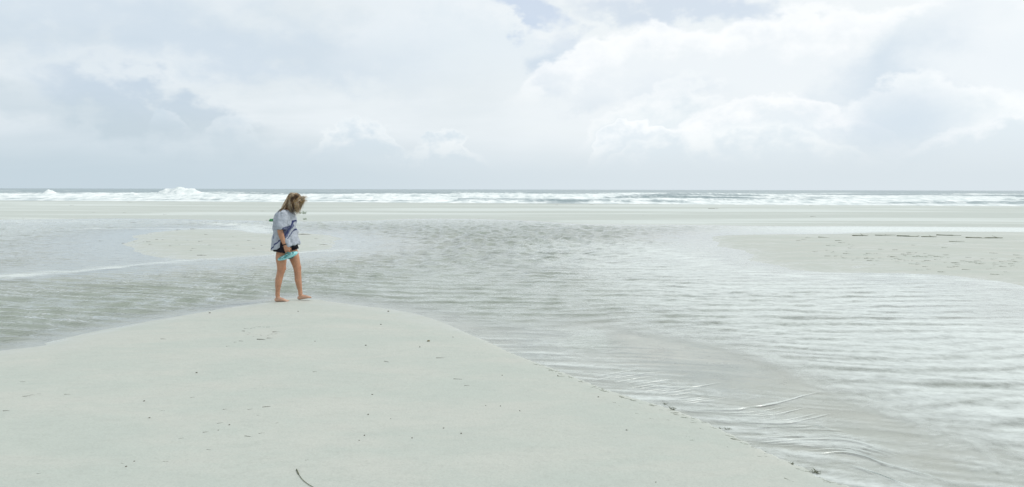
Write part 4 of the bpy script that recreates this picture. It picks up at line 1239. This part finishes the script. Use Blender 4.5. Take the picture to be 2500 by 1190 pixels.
    for px, py, L, lab in ((1640, 1000, 16, 'small tangled seaweed clump caught on the runoff edge near its rippled upper reach'), (1778, 1052, 12, 'tiny dark seaweed tuft stuck halfway along the runoff edge'),
                           (1758, 1046, 8, 'smallest seaweed scrap stuck beside the dark tuft on the runoff edge'), (1934, 1133, 12, 'olive seaweed knot lying on sand just below the runoff edge'),
                           (1992, 1156, 22, 'largest tangled seaweed clump, on the runoff edge past the olive knot'), (1624, 990, 9, 'upright seaweed wisp on the runoff edge beside the small tangled clump')):
        put('seaweed_clump', rng.choice(clumps), px, py, L, U(0, 3), lab, 'seaweed')
    # dark threads added along the scarp lip, standing in for its edge shadow
    lip = spline([(1240, 861), (1330, 895), (1430, 935), (1520, 967), (1630, 1000), (1750, 1046), (1860, 1101), (1980, 1153), (2050, 1186)], 12)
    for k in range(85):
        a = lip[rng.randrange(8, len(lip) - 1)]; b = lip[min(len(lip) - 1, k % 3 + 1)]
        put('weed_strand', rng.choice(strands), a[0] + rng.gauss(0, 4), a[1] + rng.gauss(2, 2.0), U(7, 20), -.55 + rng.gauss(0, .15), 'thin dark thread added along the runoff lip as its painted shadow line', 'seaweed', 'added shadow-line threads on the runoff lip')
    # bar behind the walker
    put('driftwood', sticks[0], 325, 545, 13, 0.0, 'short dark block of driftwood in the shallows before the far beach', 'driftwood', None, 0, 4.0)
    put('driftwood', sticks[1], 493, 624, 24, -.1, 'longest driftwood stick on the small bar behind the woman', 'driftwood')
    put('driftwood', sticks[2], 473, 559.5, 16, .3, 'forked driftwood at the seaward edge of the small bar', 'driftwood', None, 0, 1.6)
    put('driftwood', sticks[1], 742, 573, 34, .0, 'long dark driftwood on the sandy tip in front of the woman', 'driftwood', None, 0, 1.4)
    put('driftwood', sticks[0], 790, 598, 18, .05, 'dark stick near the water on the sandy tip in front of the woman', 'driftwood', None, 0, 1.5)
    for px, py in ((435, 562), (301, 594), (330, 590), (352, 591), (361, 591), (369, 597), (385, 585), (399, 586), (468, 612), (474, 607), (513, 599), (439, 598), (459, 587),
                   (245, 590), (418, 601), (505, 573), (552, 609), (432, 587), (620, 607), (773, 583), (540, 592), (580, 600), (610, 588), (640, 600), (490, 590), (570, 578)):
        put('twig', rng.choice(twigs), px, py, U(6, 12), rng.gauss(0, .3), 'small dark scrap of wood on the low bar behind the woman', 'debris', 'wood scraps on the bar behind the woman', 0, 1.8)
    # far beach
    put('driftwood', sticks[2], 1744, 510, 28, -.15, 'bare driftwood branch lying on the far beach near the surf', 'driftwood', None, 0, 1.3)
    put('driftwood', sticks[0], 1986, 529, 18, .3, 'twiggy driftwood on the far beach above the white channel', 'driftwood', None, 0, 2.0)
    for px, py in ((318, 494), (230, 519), (56, 533), (403, 524), (175, 502), (1572, 526), (1520, 543), (1446, 500.5), (304, 520), (1360, 501), (640, 516), (1980, 503)):
        put('driftwood', rng.choice(sticks), px, py, U(7, 12), rng.gauss(0, .3), 'tiny dark scrap lying on the wide far beach', 'debris', 'scraps on the far beach', 0, 2.5)
    # right bar: wrack line and flecks
    for x0, x1, y0 in ((1998, 2041, 580), (2081, 2122, 576), (2137, 2172, 575), (2190, 2243, 577), (2250, 2288, 579), (2288, 2338, 575), (2359, 2405, 581), (2405, 2450, 582), (2317, 2341, 590), (2039, 2056, 588)):
        put('weed_strand', rng.choice(strands), (x0 + x1) / 2, y0, (x1 - x0), rng.gauss(0, .03), 'long dark band of seaweed in the wrack line on the right bar', 'seaweed', 'wrack line on the right bar', 0, 2.6)
    put('driftwood', sticks[1], 2189, 639.5, 8, .3, 'darkest chunk of driftwood on the middle of the right bar', 'driftwood', None, 0, 5.0)
    put('driftwood', sticks[2], 2364, 659, 15, -.5, 'slanted driftwood stick low on the right bar', 'driftwood', None, 0, 1.6)
    for k in range(130):
        t = rng.random()
        px = 2020 + 470 * t; py = 618 + 34 * t + rng.gauss(0, 13)
        if py < 583 or py > 655 + 25 * t: continue
        put('weed_strand', rng.choice(strands), px, py, U(5, 18), -.25 + rng.gauss(0, .2), 'thin dark seaweed fleck strewn over the right bar', 'seaweed', 'seaweed flecks on the right bar', 0, 1.4)
    for px, py in ((1973, 581), (2230, 599), (2167, 591), (2142, 637), (2444, 651), (1950, 588), (1990, 615), (2040, 615), (1960, 585)):
        put('weed_strand', rng.choice(strands), px, py, U(8, 14), rng.gauss(0, .2), 'short seaweed scrap lying apart on the right bar', 'seaweed', 'seaweed scraps on the right bar', 0, 2.5)
    # small plants on the beach beyond the woman
    def tuft(name, m, px, py, wpx, hpx, n, label, leafy=False):
        g = ground_pt(px, py); k = g.y / F0
        root = bpy.data.objects.new(name, None); COL.objects.link(root); root.location = g; root.empty_display_size = .05
        tag(root, label, 'plant')
        for q in range(n):
            bm = bmesh.new()
            x = rng.uniform(-.5, .5) * wpx * k; y = rng.gauss(0, .05)
            H = hpx * k * rng.uniform(.55, 1.0); lean = rng.gauss(0, .35)
            w = (0.012 if not leafy else .04)
            P_ = [Vector((x, y, -.005)), Vector((x + lean * H * .3, y, H * .45)), Vector((x + lean * H * .8, y + .01, H * .85)), Vector((x + lean * H * 1.3, y + .02, H))]
            tube(bm, P_, [(w, w * .4), (w * 1.1, w * .4), (w * .8, w * .3), (w * .2, w * .1)], 6)
            me = bpy.data.meshes.new('blade'); bm.to_mesh(me); bm.free(); me.materials.append(m)
            c = link('blade' if not leafy else 'leaf', me, None, root)
    tuft('beach_plant', m_grass, 743, 523, 10, 8, 12, 'grey green grass tuft, larger one beyond the woman\'s chin')
    tuft('beach_plant', m_grass, 734, 522, 9, 4, 8, 'low sparse grass sprig beside the larger grey green tuft')
    tuft('beach_plant', m_grass, 744, 537, 8, 5, 10, 'stubby tuft at the water line below the taller grey green grass')
    tuft('beach_plant', m_leaf, 663, 541, 8, 6, 14, 'bright green leafy plant at the water line behind the woman\'s back', True)
    put('driftwood', sticks[0], 655, 540, 12, .1, 'thin stick lying against the bright green plant', 'driftwood', None, 0, 1.5)

build_person()
build_flip_flops()
build_washed_up()
